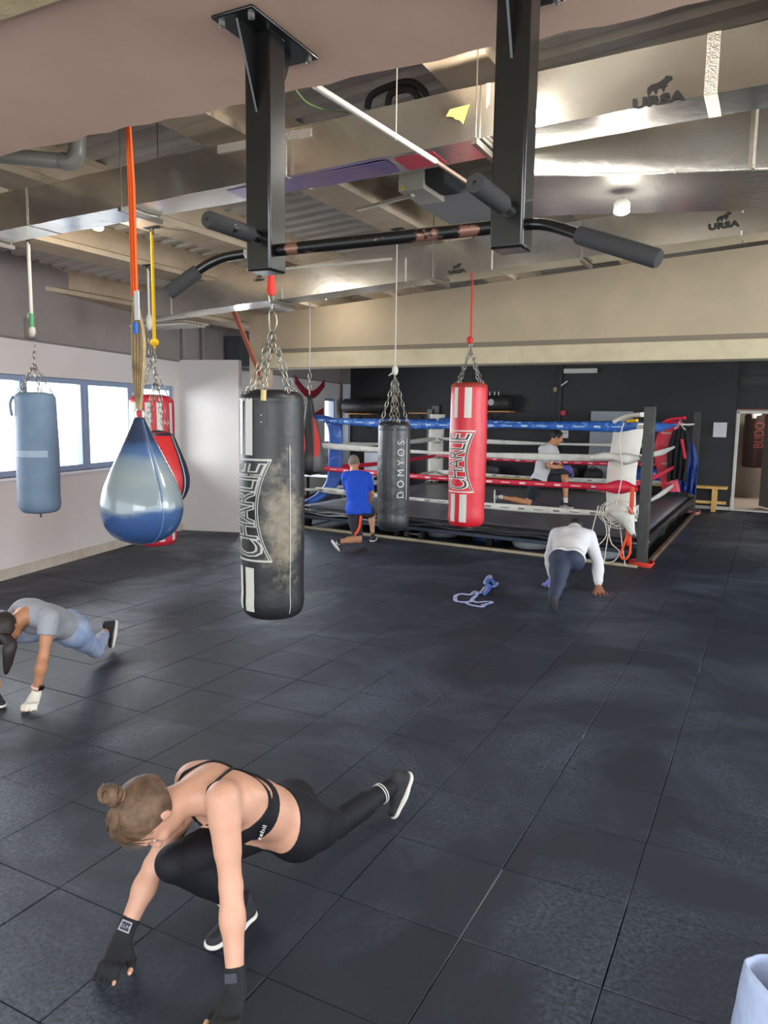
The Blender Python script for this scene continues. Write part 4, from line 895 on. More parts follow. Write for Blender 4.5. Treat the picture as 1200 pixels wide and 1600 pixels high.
# steel upright behind, boards, notices
tag(MB().box((-7.62,17.3,0),(-7.42,17.4,2.15)).build('trim_2', mat('grey_upright',(78,80,84),.5), bevel=.01), kind='structure')
tag(MB().prism([(-3.72,17.22,.05),(-2.80,17.22,.05),(-2.80,17.34,2.05),(-3.72,17.34,2.05)], (0,.03,0)).build('leaning_board', mat('grey_board',(152,158,166),.5), bevel=.01), 'tall pale grey board leaning on the black wall behind the ring', 'board')
tag(MB().box((-1.17,17.375,1.53),(-.91,17.399,1.84)).build('wall_notice', mat('notice_paper',(214,212,214),.4), bevel=.006), 'white framed notice on the black wall beside the door', 'notice')
nt_ = MB().box((-4.40,17.375,1.43),(-4.22,17.399,1.62)).build('notice_sheet', mat('notice_paper',(214,212,214),.4)); tag(nt_, 'small white sheet on the black wall above the crouching man in the ring', 'notice')
MB().box((-4.36,17.372,1.535),(-4.26,17.375,1.55)).build('printed_line', m_prk, nt_)
tag(MB().box((-4.37,17.28,2.89),(-3.63,17.40,3.0)).build('emergency_light', mat('light_case',(198,196,186),.4), bevel=.015), 'long pale emergency light box high on the black wall', 'light')
pc = empty('wall_cable', (-4.43,17.37,1.2), 'dark cable duct with a red switch running down the black wall', 'cable')
MB().box((-4.49,17.36,1.0),(-4.41,17.4,3.1)).build('cable_duct', m_ink, pc); MB().box((-4.40,17.34,1.95),(-4.30,17.4,2.05)).build('red_switch', m_rr, pc)
MB().bar((-4.42,17.34,2.62),(-4.28,17.34,2.72), .02, .03).build('white_clip', m_rw, pc); MB().box((-4.60,17.34,2.48),(-4.52,17.4,2.58)).build('wall_socket', m_khaki, pc)
# bags and gear on the long bench
def sack(name, c, r, label, m, cat='bag', seed=0):
    rnd = random.Random(seed); mb = MB(); mb.ell((0,0,0), r, 24, 14)
    mb.v = [tuple(Vector(v)*(1+.08*math.sin(v[0]*23+seed)+.06*math.sin(v[1]*31+v[2]*17+seed))) for v in mb.v]
    mb.v = [(v[0], v[1], max(v[2], -r[2]*.72)) for v in mb.v]
    e = empty(name, c, label, cat, 'sports bags around the ring'); o = mb.build('bag_body', m, None, angle=80); o.parent = e; o.location = (0,0,r[2]*.72)
    MB().tube([Vector(c)+Vector((r[0]*.5*math.cos(t), -r[1]*.5, r[2]*1.35+r[2]*.6*math.sin(t))) for t in [j*PI/8 for j in range(9)]], .012, 6).build('strap', m_foam, e)
    return e
m_dk = mat('dark_sports_bag', (46,46,50), .6, bump=(10,.6,.03), var=(5,(80,80,84),.55,.65)); m_blg = mat('blue_sports_bag', (30,90,170), .6, bump=(10,.6,.03), var=(6,(200,210,220),.6,.64))
sack('sports_bag', (-4.25,16.95,.52), (.38,.18,.20), 'black sports bag with grey patches on the long bench', m_dk, seed=1); sack('sports_bag', (-3.50,16.9,.52), (.20,.17,.16), 'small black bag on the bench right of the grey-patched one', m_foam, seed=5)
sack('sports_bag', (-2.45,16.95,.52), (.34,.17,.20), 'blue and white bag on the pine bench behind the front corner pad', m_blg, seed=3); sack('sports_bag', (-6.0,16.9,.52), (.30,.17,.17), 'dark bag on the long bench behind the red punching bag', m_dk, seed=8)
# tag(MB().tube(cr([(-5.0,16.85,.56),(-4.6,16.8,.60),(-4.2,16.78,.58),(-3.8,16.78,.60),(-3.5,16.8,.56)],6), .05, 10).build('rolled_towel', m_rw, angle=80), 'white rolled towel along the edge of the long bench', 'towel')
# left end of the hall, seen past the nearest bag
m_arc = mat('dark_red_arc', (150,36,50), .6)
arc = MB(); rows = []
for k in range(25):
    s = -5.0-2.0*k/24; z = 2.62-.32*math.sin(PI*k/24)+.05; rows.append([W(s, z+.09, .01), W(s, z-.09, .01)])
tag(arc.grid(rows).build('wall_banner', m_arc, solid=.01), 'dark red curved banner on the far left wall behind the teardrop bag', 'banner')
fl_ = MB().prism([W(-5.6,1.78,.01), W(-6.9,2.06,.01), W(-6.9,1.82,.01)], WN*.01); tag(fl_.build('wall_pennant', m_arc), 'red triangular pennant beside the far window', 'pennant')
wc = empty('white_chair', (-8.6,15.9,0), 'white plastic chair at the far left behind the ring', 'chair')
m_pl = mat('white_plastic', (206,212,220), .4)
MB().box((-8.85,15.7,.42),(-8.4,16.1,.45)).build('seat', m_pl, wc, bevel=.02); MB().box((-8.85,16.08,.45),(-8.4,16.12,1.0)).build('backrest', m_pl, wc, bevel=.03)
for x in (-8.83,-8.43):
    for yy in (15.72,16.07): MB().box((x,yy,0),(x+.04,yy+.04,.42)).build('leg', m_pl, wc)
t = empty('low_table', (-8.6,13.6,0), 'low grey table beside the left of the ring', 'table')
MB().box((-9.2,13.2,.60),(-7.7,14.1,.64)).build('tabletop', m_pl, t, bevel=.01)
for x in (-9.15,-7.8):
    for yy in (13.25,14.0): MB().box((x,yy,0),(x+.05,yy+.05,.6)).build('leg', m_post, t)
sack('sports_bag', (-8.5,13.6,.64), (.40,.25,.20), 'dark bag on the low table left of the ring', m_foam, seed=12)
# clothes hanging at the back right corner of the ring
def cloth_sheet(name, c, w, h, m, label, cat, seed, shirt=False, n=22, xdir=Vector((.95,.2,0))):
    P = []; rnd = random.Random(seed); ph = rnd.uniform(0,6); nn = Vector((-xdir.y, xdir.x, 0))
    for j in range(n+1):
        t = j/n; ww = w*(.55+.45*min(1,t*3) if shirt else 1)*(1-.15*t)
        P.append([Vector(c)+xdir*(ww*(i/n-.5))+nn*(.05*math.sin(i*1.1+ph+t*2)*(.3+t))+Vector((0,0,-h*t+(-.06*abs(i/n-.5)*2 if shirt else 0))) for i in range(n+1)])
    o = MB().grid(P).build(name, m, None, solid=.012, angle=80); return tag(o, label, cat)
ts = cloth_sheet('hanging_shirt', tuple(onb(1063,668,15.35)), .42, .98, mat('black_cotton',(30,30,34),.9), 'black t-shirt with red print on a white hanger on the ring rope', 'shirt', 3, True)
MB().prism([onb(x,y,15.22) for x,y in ((1063,686),(1068,686),(1073,716),(1069,717))], (0,-.01,0)).build('red_print', m_rr, ts)
MB().tube([onb(1054,670,15.35),onb(1061,661,15.35),onb(1071,672,15.35)], .012, 6).build('hanger', m_rw, ts); MB().tube([onb(1061,661,15.35),onb(1063,656,15.35)], .008, 6).build('hanger_hook', m_chrome, ts)
cloth_sheet('hanging_jacket', tuple(onb(1074,690,15.95)), .50, .98, mat('blue_nylon',(26,56,128),.5,bump=(8,.5,.03)), 'blue jacket hanging at the back right ring post', 'jacket', 9, True)
# dark bag hanging beyond the doorway
db = empty('doorway_bag', (-.55,20.2,.75), 'dark tall bag with orange letters seen through the doorway', 'punching bag')
MB().lathe([(.01,.75),(.26,.78),(.28,.9),(.28,2.0),(.2,2.08),(.01,2.1)], (-.40,20.2,0), 24).build('bag_body', mat('maroon_black_vinyl',(44,26,24),.4), db)
dbf = BagFrame((-.40,20.2)); curved_text('bag_letters', 'BUDO', dbf, lambda z: .28, 1.55, .6, lambda u: (rad(-10), rad(34)), mat('orange_letters',(112,50,36),.5), db, .004); curved_text.ref = None
MB().ell((-.42,19.98,1.98), (.12,.06,.14), 14, 10).build('white_emblem', m_pw, db)

# ================================================================ ON THE FLOOR
def flatpath(pts, z=.006): return [flo(x, y, z) for x, y in pts]
hw_ = empty('hand_wrap', flo(740,930), 'pale lilac and blue hand wrap lying loose on the black floor', 'hand wrap')
m_wrap = mat('lilac_wrap', (176,176,214), .8, var=(30,(96,120,200),.5,.62))
a1 = cr(flatpath(((711,934),(713,930),(722,928),(735,929),(742,924),(746,928),(738,936),(737,939),(725,941),(713,939),(711,934))),5)
MB().tube(a1, .022, 8, flat=.3, up=(0,0,1)).build('wrap_band', m_wrap, hw_)
MB().tube(cr(flatpath(((729,942),(735,945),(752,948),(757,946),(754,945),(760,944),(769,941),(760,940),(745,941),(736,938))),5), .020, 8, flat=.3, up=(0,0,1)).build('wrap_band', m_wrap, hw_)
MB().tube(cr(flatpath(((745,928),(752,925),(758,918),(764,914),(758,911),(762,902),(766,900),(768,908),(776,911),(772,916),(764,917),(758,927)),.02),5), .022, 8, flat=.5).build('wrap_band', m_wrap, hw_)
MB().tube(cr(flatpath(((757,928),(763,922),(766,915),(760,912),(768,905),(774,914)),.04),4), .02, 8, flat=.6).build('wrap_heap', mat('blue_wrap',(72,110,190),.8), hw_)
sb = empty('fabric_bag', flo(1240,1640), 'pale blue fabric bag with open top at the lower right edge', 'bag')
c = flo(1252,1640,.2); c.z = 0; P = []
for j in range(15):
    t = j/14; z = .015+.38*t; r = .17*(1-.12*t+.10*math.sin(PI*t)); P.append([c+Vector((r*math.cos(a)*(1+.05*math.sin(5*a+3*t)), r*math.sin(a)*(1+.05*math.sin(4*a+5*t)), z+.035*math.sin(2*a+.6)*t)) for a in [k*PI/20 for k in range(41)]])
MB().grid(P).build('bag_body', mat('pale_blue_canvas',(168,182,214),.8,bump=(8,.7,.03)), sb, solid=.006, angle=80)
MB().lathe([(.01,.012),(.16,.012),(.16,.03),(.01,.03)], c, 32).build('bag_base', mat('navy_lining',(44,48,66),.9), sb)
MB().lathe([(.01,.2),(.14,.22),(.15,.24),(.01,.28)], c, 32).build('bag_lining', mat('navy_lining',(44,48,66),.9), sb)

# ================================================================ PEOPLE (each body one continuous surface grown round its skeleton)
def V(*a): return np.array(a, float)
def nz(v): v = np.asarray(v, float); return v/(np.linalg.norm(v)+1e-12)
def cw(v): return np.array(c2w(v))             # direction given in the camera-yaw frame
class Prim:
    def __init__(s, t, a, b, ra, rb, k=.02, flat=None):
        s.t, s.a, s.b, s.ra, s.rb, s.k, s.flat = t, np.asarray(a,float), np.asarray(b,float), ra, rb, k, flat
    def bbox(s, g):
        r = max(s.ra, s.rb)+g
        return np.minimum(s.a, s.b)-r, np.maximum(s.a, s.b)+r
    def ev(s, X, Y, Z, g):
        ax, ay, az = X-s.a[0], Y-s.a[1], Z-s.a[2]; ba = s.b-s.a
        if s.flat is not None:                 # squashed across direction n by factor q
            n, q = s.flat; n = nz(n); e = (1/q-1)
            dt = ax*n[0]+ay*n[1]+az*n[2]; ax = ax+n[0]*dt*e; ay = ay+n[1]*dt*e; az = az+n[2]*dt*e; ba = ba+n*(ba@n)*e
        L2 = ba@ba
        if L2 < 1e-10: d = np.sqrt(ax*ax+ay*ay+az*az)-s.ra-g
        else:
            h = np.clip((ax*ba[0]+ay*ba[1]+az*ba[2])/L2, 0, 1)
            d = np.sqrt((ax-ba[0]*h)**2+(ay-ba[1]*h)**2+(az-ba[2]*h)**2)-(s.ra+(s.rb-s.ra)*h)-g
        return d*(.5+.5*s.flat[1]) if s.flat is not None else d
class Ell:
    def __init__(s, t, c, axes, r, k=.015): s.t, s.c, s.A, s.r, s.k = t, np.asarray(c,float), [nz(a) for a in axes], r, k
    def bbox(s, g): m = max(s.r)+g; return s.c-m, s.c+m
    def ev(s, X, Y, Z, g):
        x, y, z = X-s.c[0], Y-s.c[1], Z-s.c[2]; q = 0; q2 = 0
        for a, r in zip(s.A, s.r):
            u = x*a[0]+y*a[1]+z*a[2]; rr = r+g; q = q+(u/rr)**2; q2 = q2+(u/(rr*rr))**2
        q = np.sqrt(q); q2 = np.sqrt(q2)+1e-9; return q*(q-1)/q2
def smin(a, b, k):
    h = np.clip(.5+.5*(b-a)/k, 0, 1); return b+(a-b)*h-k*h*(1-h)
def field(groups, vox, floor=None):            # groups: list of (prims, grow, planes)
    lo = np.min([p.bbox(g)[0] for ps, g, pl in groups for p in ps], 0)-vox*3; hi = np.max([p.bbox(g)[1] for ps, g, pl in groups for p in ps], 0)+vox*3
    n = np.ceil((hi-lo)/vox).astype(int)+1
    ax = [lo[i]+vox*np.arange(n[i]) for i in range(3)]
    D = np.full(n, .2, np.float32)
    for ps, g, pl in groups:
        G = np.full(n, .2, np.float32) if (pl or len(groups) > 1) else D
        for p in ps:
            l, h = p.bbox(g+p.k+vox*2); i0 = np.clip(((l-lo)/vox).astype(int), 0, n-1); i1 = np.clip(np.ceil((h-lo)/vox).astype(int)+1, 1, n)
            sl = tuple(slice(i0[i], i1[i]) for i in range(3))
            X, Y, Z = np.meshgrid(*[ax[i][sl[i]] for i in range(3)], indexing='ij', sparse=True)
            G[sl] = smin(G[sl], p.ev(X, Y, Z, g).astype(np.float32), p.k)
        if pl:
            X, Y, Z = np.meshgrid(*ax, indexing='ij', sparse=True)
            for (q, nn) in pl:
                nn = nz(nn); G = np.maximum(G, ((X-q[0])*nn[0]+(Y-q[1])*nn[1]+(Z-q[2])*nn[2]).astype(np.float32))
        if G is not D: D = smin(D, G, .008)
    if floor is not None: D = np.maximum(D, (floor-ax[2])[None,None,:].astype(np.float32))
    return D, lo
def surface(D, lo, vox):
    S = D < 0; n = np.array(D.shape); C = n-1
    cnt = np.zeros(C, np.float32); acc = [np.zeros(C, np.float32) for _ in range(3)]
    for ax in range(3):
        o1, o2 = [i for i in range(3) if i != ax]
        sl0 = [slice(None)]*3; sl1 = [slice(None)]*3; sl0[ax] = slice(0,-1); sl1[ax] = slice(1,None)
        a, b = D[tuple(sl0)], D[tuple(sl1)]; cr_ = (a < 0) != (b < 0)
        t = np.where(cr_, a/np.where(cr_, a-b, 1), 0)
        for u in (0,1):
            for v in (0,1):
                sl = [slice(None)]*3; sl[o1] = slice(u, u+C[o1]); sl[o2] = slice(v, v+C[o2]); m = cr_[tuple(sl)]
                cnt += m; acc[ax] += np.where(m, t[tuple(sl)], 0); acc[o1] += m*u; acc[o2] += m*v
    act = cnt > 0; idx = -np.ones(C, np.int32); idx[act] = np.arange(act.sum()); I = np.argwhere(act)
    P = np.stack([(I[:,k]+acc[k][act]/cnt[act])*vox+lo[k] for k in range(3)], 1)
    F = []
    for ax in range(3):
        o1, o2 = (ax+1) % 3, (ax+2) % 3
        sl0 = [slice(1,-1)]*3; sl1 = [slice(1,-1)]*3; sl0[ax] = slice(0,-1); sl1[ax] = slice(1,None)
        a, b = S[tuple(sl0)], S[tuple(sl1)]; E = np.argwhere(a != b)
        if not len(E): continue
        fl = a[tuple(E.T)]; base = E.copy()
        for k in range(3):
            if k != ax: base[:,k] += 1
        def g(d1, d2):
            q = base.copy(); q[:,o1] += d1; q[:,o2] += d2; return idx[q[:,0], q[:,1], q[:,2]]
        q = np.stack([g(-1,-1), g(0,-1), g(0,0), g(-1,0)], 1); q[~fl] = q[~fl][:,::-1]; F.append(q)
    F = np.concatenate(F); F = F[(F >= 0).all(1)]; return P, F
def grow(name, groups, vox, m, parent, floor=None, smooth=2, tris=None):
    D, lo = field(groups, vox, floor); return grow_field(name, D, lo, vox, m, parent, smooth)
def grow_field(name, D, lo, vox, m, parent, smooth=2):
    P, F = surface(D, lo, vox)
    for _ in range(smooth):                     # relax
        S = np.zeros_like(P); c = np.zeros(len(P))
        for i, j in ((0,1),(1,2),(2,3),(3,0)):
            np.add.at(S, F[:,i], P[F[:,j]]); np.add.at(S, F[:,j], P[F[:,i]]); np.add.at(c, F[:,i], 1); np.add.at(c, F[:,j], 1)
        P = P*.5+.5*S/np.maximum(c,1)[:,None]
    me = bpy.data.meshes.new(name); me.vertices.add(len(P)); me.vertices.foreach_set('co', P.astype(np.float32).ravel())
    me.loops.add(F.size); me.loops.foreach_set('vertex_index', F.ravel().astype(np.int32)); me.polygons.add(len(F))
    me.polygons.foreach_set('loop_start', np.arange(0, F.size, 4, dtype=np.int32)); me.polygons.foreach_set('loop_total', np.full(len(F), 4, np.int32))
    me.update(calc_edges=True); me.validate()
    return link(name, me, m, parent, True, None)

def snug(name, prims, g, regions, vox, m, parent, floor=None, smooth=2):   # close-fitting garment: the body's own surface, a little out, inside the regions
    allp_ = [(prims, g, [])]; D1, lo = field(allp_, vox, floor); n = D1.shape
    ax = [lo[i]+vox*np.arange(n[i]) for i in range(3)]; R = np.full(n, .2, np.float32); X, Y, Z = np.meshgrid(*ax, indexing='ij', sparse=True)
    for ps, gg, pl in regions:
        G = np.full(n, .2, np.float32)
        for p in ps:
            l, h = p.bbox(gg+vox*3); i0 = np.clip(((l-lo)/vox).astype(int), 0, np.array(n)-1); i1 = np.clip(np.ceil((h-lo)/vox).astype(int)+1, 1, n)
            sl = tuple(slice(i0[i], i1[i]) for i in range(3)); x, y, z = np.meshgrid(*[ax[i][sl[i]] for i in range(3)], indexing='ij', sparse=True)
            G[sl] = np.minimum(G[sl], p.ev(x, y, z, gg).astype(np.float32))
        for (q, nn) in pl: nn = nz(nn); G = np.maximum(G, ((X-q[0])*nn[0]+(Y-q[1])*nn[1]+(Z-q[2])*nn[2]).astype(np.float32))
        R = np.minimum(R, G)
    return grow_field(name, np.maximum(D1, R), lo, vox, m, parent, smooth)
def head_prims(hc, u, f, s=1.0):
    u = nz(u); f = nz(f-u*(f@u)); r = np.cross(f, u)
    A = [r, f, u]; P = []
    P.append(Ell('head', hc+u*.030*s-f*.010*s, A, (.076*s,.096*s,.090*s), .02))
    P.append(Ell('head', hc-u*.040*s+f*.018*s, A, (.056*s,.068*s,.075*s), .03))
    P.append(Prim('head', hc-u*.098*s+f*.062*s, hc-u*.095*s+f*.066*s, .018*s, .016*s, .02))
    P.append(Prim('head', hc+u*.016*s+f*.080*s, hc-u*.026*s+f*.103*s, .009*s, .013*s, .012))
    P.append(Prim('head', hc-u*.028*s+f*.094*s-r*.012*s, hc-u*.028*s+f*.094*s+r*.012*s, .008*s, .008*s, .006))
    P.append(Prim('head', hc+u*.030*s+f*.078*s-r*.03*s, hc+u*.030*s+f*.078*s+r*.03*s, .010*s, .010*s, .02))
    P.append(Prim('head', hc-u*.056*s+f*.080*s-r*.018*s, hc-u*.056*s+f*.080*s+r*.018*s, .008*s, .008*s, .008))
    for sg in (-1,1):
        P.append(Ell('head', hc+r*sg*.076*s-f*.004*s-u*.004*s, [nz(r+f*.3*sg), f, u], (.010*s,.018*s,.031*s), .006))
        P.append(Ell('head', hc+r*sg*.034*s+f*.066*s-u*.024*s, A, (.022*s,.02*s,.018*s), .02))
    return P
def face_bits(root, hc, u, f, s=1.0, hair=(60,44,34)):
    u = nz(u); f = nz(f-u*(f@u)); r = np.cross(f, u)
    for sg in (-1,1):
        c = hc+f*.077*s+r*sg*.031*s+u*.006*s; M = frame(c, r, u)
        MB().ell(c, (.011*s,.005*s,.007*s), 12, 8, M.to_3x3()).build('eye', mat('eye_white',(196,182,172),.5), root)
        MB().ell(c+f*.0035*s, (.005*s,.002*s,.005*s), 10, 6, M.to_3x3()).build('iris', mat('iris_brown',(52,38,30),.2), root)
        MB().tube([c+u*.020*s-r*.016*s-f*.000*s+f*.004*s, c+u*.025*s+f*.006*s, c+u*.020*s+r*.016*s+f*.002*s], [.002*s,.0035*s,.002*s], 6).build('eyebrow', mat('brow_%d'%hair[0],hair,.9), root)
    c = hc-u*.056*s+f*.089*s; MB().tube([c-r*.02*s-f*.004*s, c+u*.001, c+r*.02*s-f*.004*s], [.002*s,.005*s,.002*s], 6).build('mouth', mat('lips',(176,100,92),.5), root)
def hand_prims(side, wr, d, th, n, h0, s=1.0, curl=.0, spread=1.0, tips=None):
    d = nz(d); n = nz(n-d*(n@d)); th = nz(th-d*(th@d)-n*(th@n)); P = []; t = 'hand'+side
    zf = lambda x: -h0+x
    for i, o in enumerate((.031,.011,-.011,-.030)):
        K = wr+d*(.086-.004*abs(i-1))*s+th*o*s*spread+n*(zf(.026))*s if h0 else wr+d*.085*s+th*o*s*spread+n*.0*s
        P.append(Prim(t, wr+th*o*.45*s, K, .019*s, .0125*s, .012, (n,.9)))
        L = (.070,.078,.073,.056)[i]*s; fan = th*o*.55*spread*s
        a = K+d*L*.42+fan*.4+n*((.006 if h0 else 0)-curl*.3)*s; b = K+d*L*(.75-.3*curl*8*.1)+fan*.75-n*(.006+curl*1.0)*s; c = K+d*L*(1.0-curl*9*.3)+fan-n*(.012+curl*1.6)*s
        if h0: b = b-n*max(0, (b-wr)@n+h0-.012*s); c = c-n*((c-wr)@n+h0-.010*s)
        tg = 'finger'+side
        P += [Prim(tg, K, a, .0105*s, .0092*s, .005), Prim(tg, a, b, .0092*s, .0085*s, .004), Prim('tip'+side, b, c, .0085*s, .0075*s, .004)]
    a = wr+d*.022*s+th*.024*s-n*(.3*h0); b = wr+d*.048*s+th*.052*s; c = wr+d*.074*s+th*.066*s; e = wr+d*.098*s+th*.070*s
    if h0: b = b-n*((b-wr)@n+h0-.016*s); c = c-n*((c-wr)@n+h0-.013*s); e = e-n*((e-wr)@n+h0-.011*s)
    else: b, c, e = b-n*.014*s, c-n*.018*s, e-n*.022*s
    P += [Prim(t, a, b, .017*s, .013*s, .01), Prim('thumb'+side, b, c, .0125*s, .0105*s, .006), Prim('thumbtip'+side, c, e, .0105*s, .0095*s, .004)]
    return P
def body_prims(J, s=1.0, fem=False, muscle=1.0):
    J = {k: np.asarray(v, float) for k, v in J.items()}
    ch, pe = (J['shL']+J['shR'])/2, (J['hipL']+J['hipR'])/2; up = nz(ch-pe); side = nz((J['shR']-J['shL'])-up*((J['shR']-J['shL'])@up)); fr = np.cross(up, side)
    J['up'], J['side'], J['front'], J['chest'], J['pel'] = up, side, fr, ch, pe; L = np.linalg.norm(ch-pe); m = muscle; P = []
    hs = nz(J['hipR']-J['hipL'])
    P.append(Prim('hips', J['hipL']+up*.01, J['hipR']+up*.01, (.098 if fem else .092)*s, (.098 if fem else .092)*s, .05, (fr,.95)))
    for q in ('hipL','hipR'): P.append(Prim('hips', J[q]-fr*.045*s-up*.02*s, J[q]-fr*.040*s-up*.03*s, .078*s, .078*s, .04))
    w_ = .030*s
    P.append(Prim('waist', pe+up*.05*s-side*w_, pe+up*L*.5-side*w_, (.108 if fem else .105)*s, (.102 if fem else .105)*s, .05, (fr,.88)))
    P.append(Prim('waist', pe+up*.05*s+side*w_, pe+up*L*.5+side*w_, (.108 if fem else .105)*s, (.102 if fem else .105)*s, .05, (fr,.88)))
    for sg in (-1,1):
        P.append(Prim('ribs', pe+up*L*.52+side*sg*.045*s, ch-up*.07*s+side*sg*.062*s, .098*s*m, (.098 if fem else .102)*s*m, .05, (fr,.88)))
        P.append(Prim('ribs', ch-up*.03*s+side*sg*.05*s-fr*.01*s, ch-up*.02*s+side*sg*.10*s, .070*s*m, .058*s*m, .05))
        P.append(Ell('ribs', ch-up*.10*s+side*sg*.085*s-fr*.05*s, [side,fr,up], (.065*s,.035*s,.09*s), .03))
    if fem:
        for sg in (-1,1): P.append(Ell('bust', ch-up*.125*s+side*sg*.070*s+fr*.070*s, [side,fr,up], (.060*s,.055*s,.058*s), .03))
    P.append(Prim('neck', ch+up*.005-fr*.01*s, J['neck']*.6+J['head']*.4, .062*s, .048*s, .04)); P.append(Prim('neck', J['neck'], J['head'], .052*s, .050*s, .03))
    for sg in (-1,1): P.append(Prim('ribs', J['neck']-up*.01, ch+side*sg*.11*s, .04*s, .045*s, .05))
    for q in 'LR':
        sh, el, wr, hp, kn, an = (J[k+q] for k in ('sh','el','wr','hip','kn','an'))
        P.append(Prim('arm'+q, sh, sh+(el-sh)*.25, .056*s*m, .052*s*m, .035)); P.append(Prim('arm'+q, sh, el, .047*s*m, .036*s*m, .02))
        P.append(Prim('arm'+q, sh+(el-sh)*.45-fr*.0, sh+(el-sh)*.6, .043*s*m, .040*s*m, .02))
        P.append(Prim('fore'+q, el, el+(wr-el)*.35, .037*s*m, .039*s*m, .015)); P.append(Prim('fore'+q, el+(wr-el)*.3, wr, .038*s*m, .025*s, .02))
        P.append(Prim('thigh'+q, hp, hp+(kn-hp)*.5, .088*s, .076*s*m, .05)); P.append(Prim('thigh'+q, hp+(kn-hp)*.4, kn, .078*s*m, .055*s, .03))
        bk = nz(np.cross(np.cross(kn-hp, an-kn), an-kn)+1e-6); bk = -nz((hp-kn)-(an-kn)*((hp-kn)@(an-kn))/((an-kn)@(an-kn)))*-1
        P.append(Prim('shin'+q, kn, an, .050*s, .034*s, .02)); P.append(Prim('shin'+q, kn+(an-kn)*.18+bk*.014*s, kn+(an-kn)*.5+bk*.010*s, .048*s, .044*s, .03))
    return P, J
def shoe(root, q, an, heel, toe, up, m_u, m_s, s=1.0, label=None, laces=True, swoosh=None):
    heel, toe = np.asarray(heel,float), np.asarray(toe,float); d = nz(toe-heel); up = nz(up-d*(up@d)); r = np.cross(d, up); L = np.linalg.norm(toe-heel)
    b = heel+up*.03*s; k = .02
    P = [Prim('u', b+d*.035*s, b+d*L*.45, .036*s, .034*s, k), Prim('u', b+d*L*.4, b+d*(L-.04*s)-up*.004*s, .038*s, .030*s, k, (up,.8)), Prim('u', b+d*.045*s+up*.01*s, b+d*.05*s+up*.05*s, .034*s, .034*s, k), Prim('u', b+d*.07*s+up*.04*s, b+d*L*.62+up*.005*s, .028*s, .024*s, k),
         Prim('u', b+d*.03*s+up*.04*s, b+d*.028*s+up*.062*s, .022*s, .018*s, .01)]
    o = grow('shoe', [(P, 0, [(b-up*.014*s, -up)])], .006*s, m_u, root, smooth=1)
    if label: o['label'] = label
    S = [Prim('s', heel+d*.036*s+up*.010*s, heel+d*L*.5+up*.010*s, .041*s, .040*s, .02, (up,.42)), Prim('s', heel+d*L*.45+up*.010*s, heel+d*(L-.042*s)+up*.012*s, .043*s, .036*s, .02, (up,.42))]
    so = grow('sole', [(S, .002, [])], .005*s, m_s, o, smooth=1)
    if laces:
        mb = MB()
        for i in range(4): c = b+d*(L*(.36+.07*i))+up*(.035-.006*i)*s; mb.tube([c-r*.02*s, c+up*.004*s, c+r*.02*s], .0025*s, 5)
        tag(mb.build('laces', swoosh or m_u, o), kind='stuff')
    if swoosh:
        for sg in (-1,1):
            mb = MB(); P2 = [b+d*L*t+r*sg*(.0385*s)+up*z*s for t, z in ((.30,.022),(.42,.002),(.55,.0),(.78,.022),(.56,.012),(.42,.014))]
            mb.prism(P2, r*sg*.004); mb.build('side_mark', swoosh, o)
    return o
def tagged(P, *names): return [p for p in P if any(p.t.startswith(n) for n in names)]
m_shoeb = mat('black_shoe_knit', (30,31,36), .75, bump=(140,.3,.002)); m_solew = mat('white_rubber_sole', (214,212,206), .5); m_dkshoe = mat('dark_grey_shoe', (44,44,48), .8)
m_lyc = mat('black_lycra', (18,18,25), .72, bump=(160,.12,.001), spec=.3)
sk1 = skin('fair_skin', (208,158,134)); sk2 = skin('tan_skin', (190,134,98)); sk3 = skin('warm_skin', (204,144,104)); sk4 = skin('brown_skin', (140,92,66)); sk5 = skin('light_tan_skin', (196,142,108))

# ---- woman in black in the foreground, lunging with both hands on the floor
J = dict(wrL=(-1.407,1.742,.078), elL=(-1.500,1.840,.34), shL=(-1.566,1.885,.612), wrR=(-1.904,1.746,.078), elR=(-1.895,1.895,.265), shR=(-1.825,2.055,.530),
         hipL=(-1.544,2.300,.285), hipR=(-1.655,2.385,.300), anL=(-1.487,2.985,.170), knL=(-1.585,2.660,.125), anR=(-1.659,2.075,.095), knR=(-1.745,1.835,.352), neck=(-1.715,1.925,.572), head=(-1.790,1.780,.552))
P, J = body_prims(J, 1.04, True, 1.0)
hu, hf = cw((-.70,-.66,.12)), cw((.20,-.08,-.98))
HP = head_prims(J['head'], hu, hf, 1.06); zup = V(0,0,1)
hdL, hdR = cw((-.12,-1,0)), cw((-.12,-1,0)); thL, thR = cw((-1,0,0)), cw((1,0,0))
HL = hand_prims('L', J['wrL'], hdL, thL, zup, .068, .97); HR = hand_prims('R', J['wrR'], hdR, thR, zup, .068, .97, spread=.8)
root = empty('person', (-1.65,2.1,0), 'woman in black sports bra and leggings lunging on both hands in the foreground', 'person')
grow('body', [(P+HP+HL+HR, 0, [])], .0055, sk1, root, floor=.002, smooth=2)
face_bits(root, J['head'], hu, hf, 1.06, (120,92,70))
up, side, fr, ch, pe = J['up'], J['side'], J['front'], J['chest'], J['pel']
wp = pe+up*.115
lg = snug('leggings', tagged(P,'hips','waist','ribs','thigh','shin'), .005, [(tagged(P,'hips','waist','ribs'), .05, [(wp, up+fr*.25)]), (tagged(P,'thigh','shin'), .012, [])], .006, m_lyc, root)
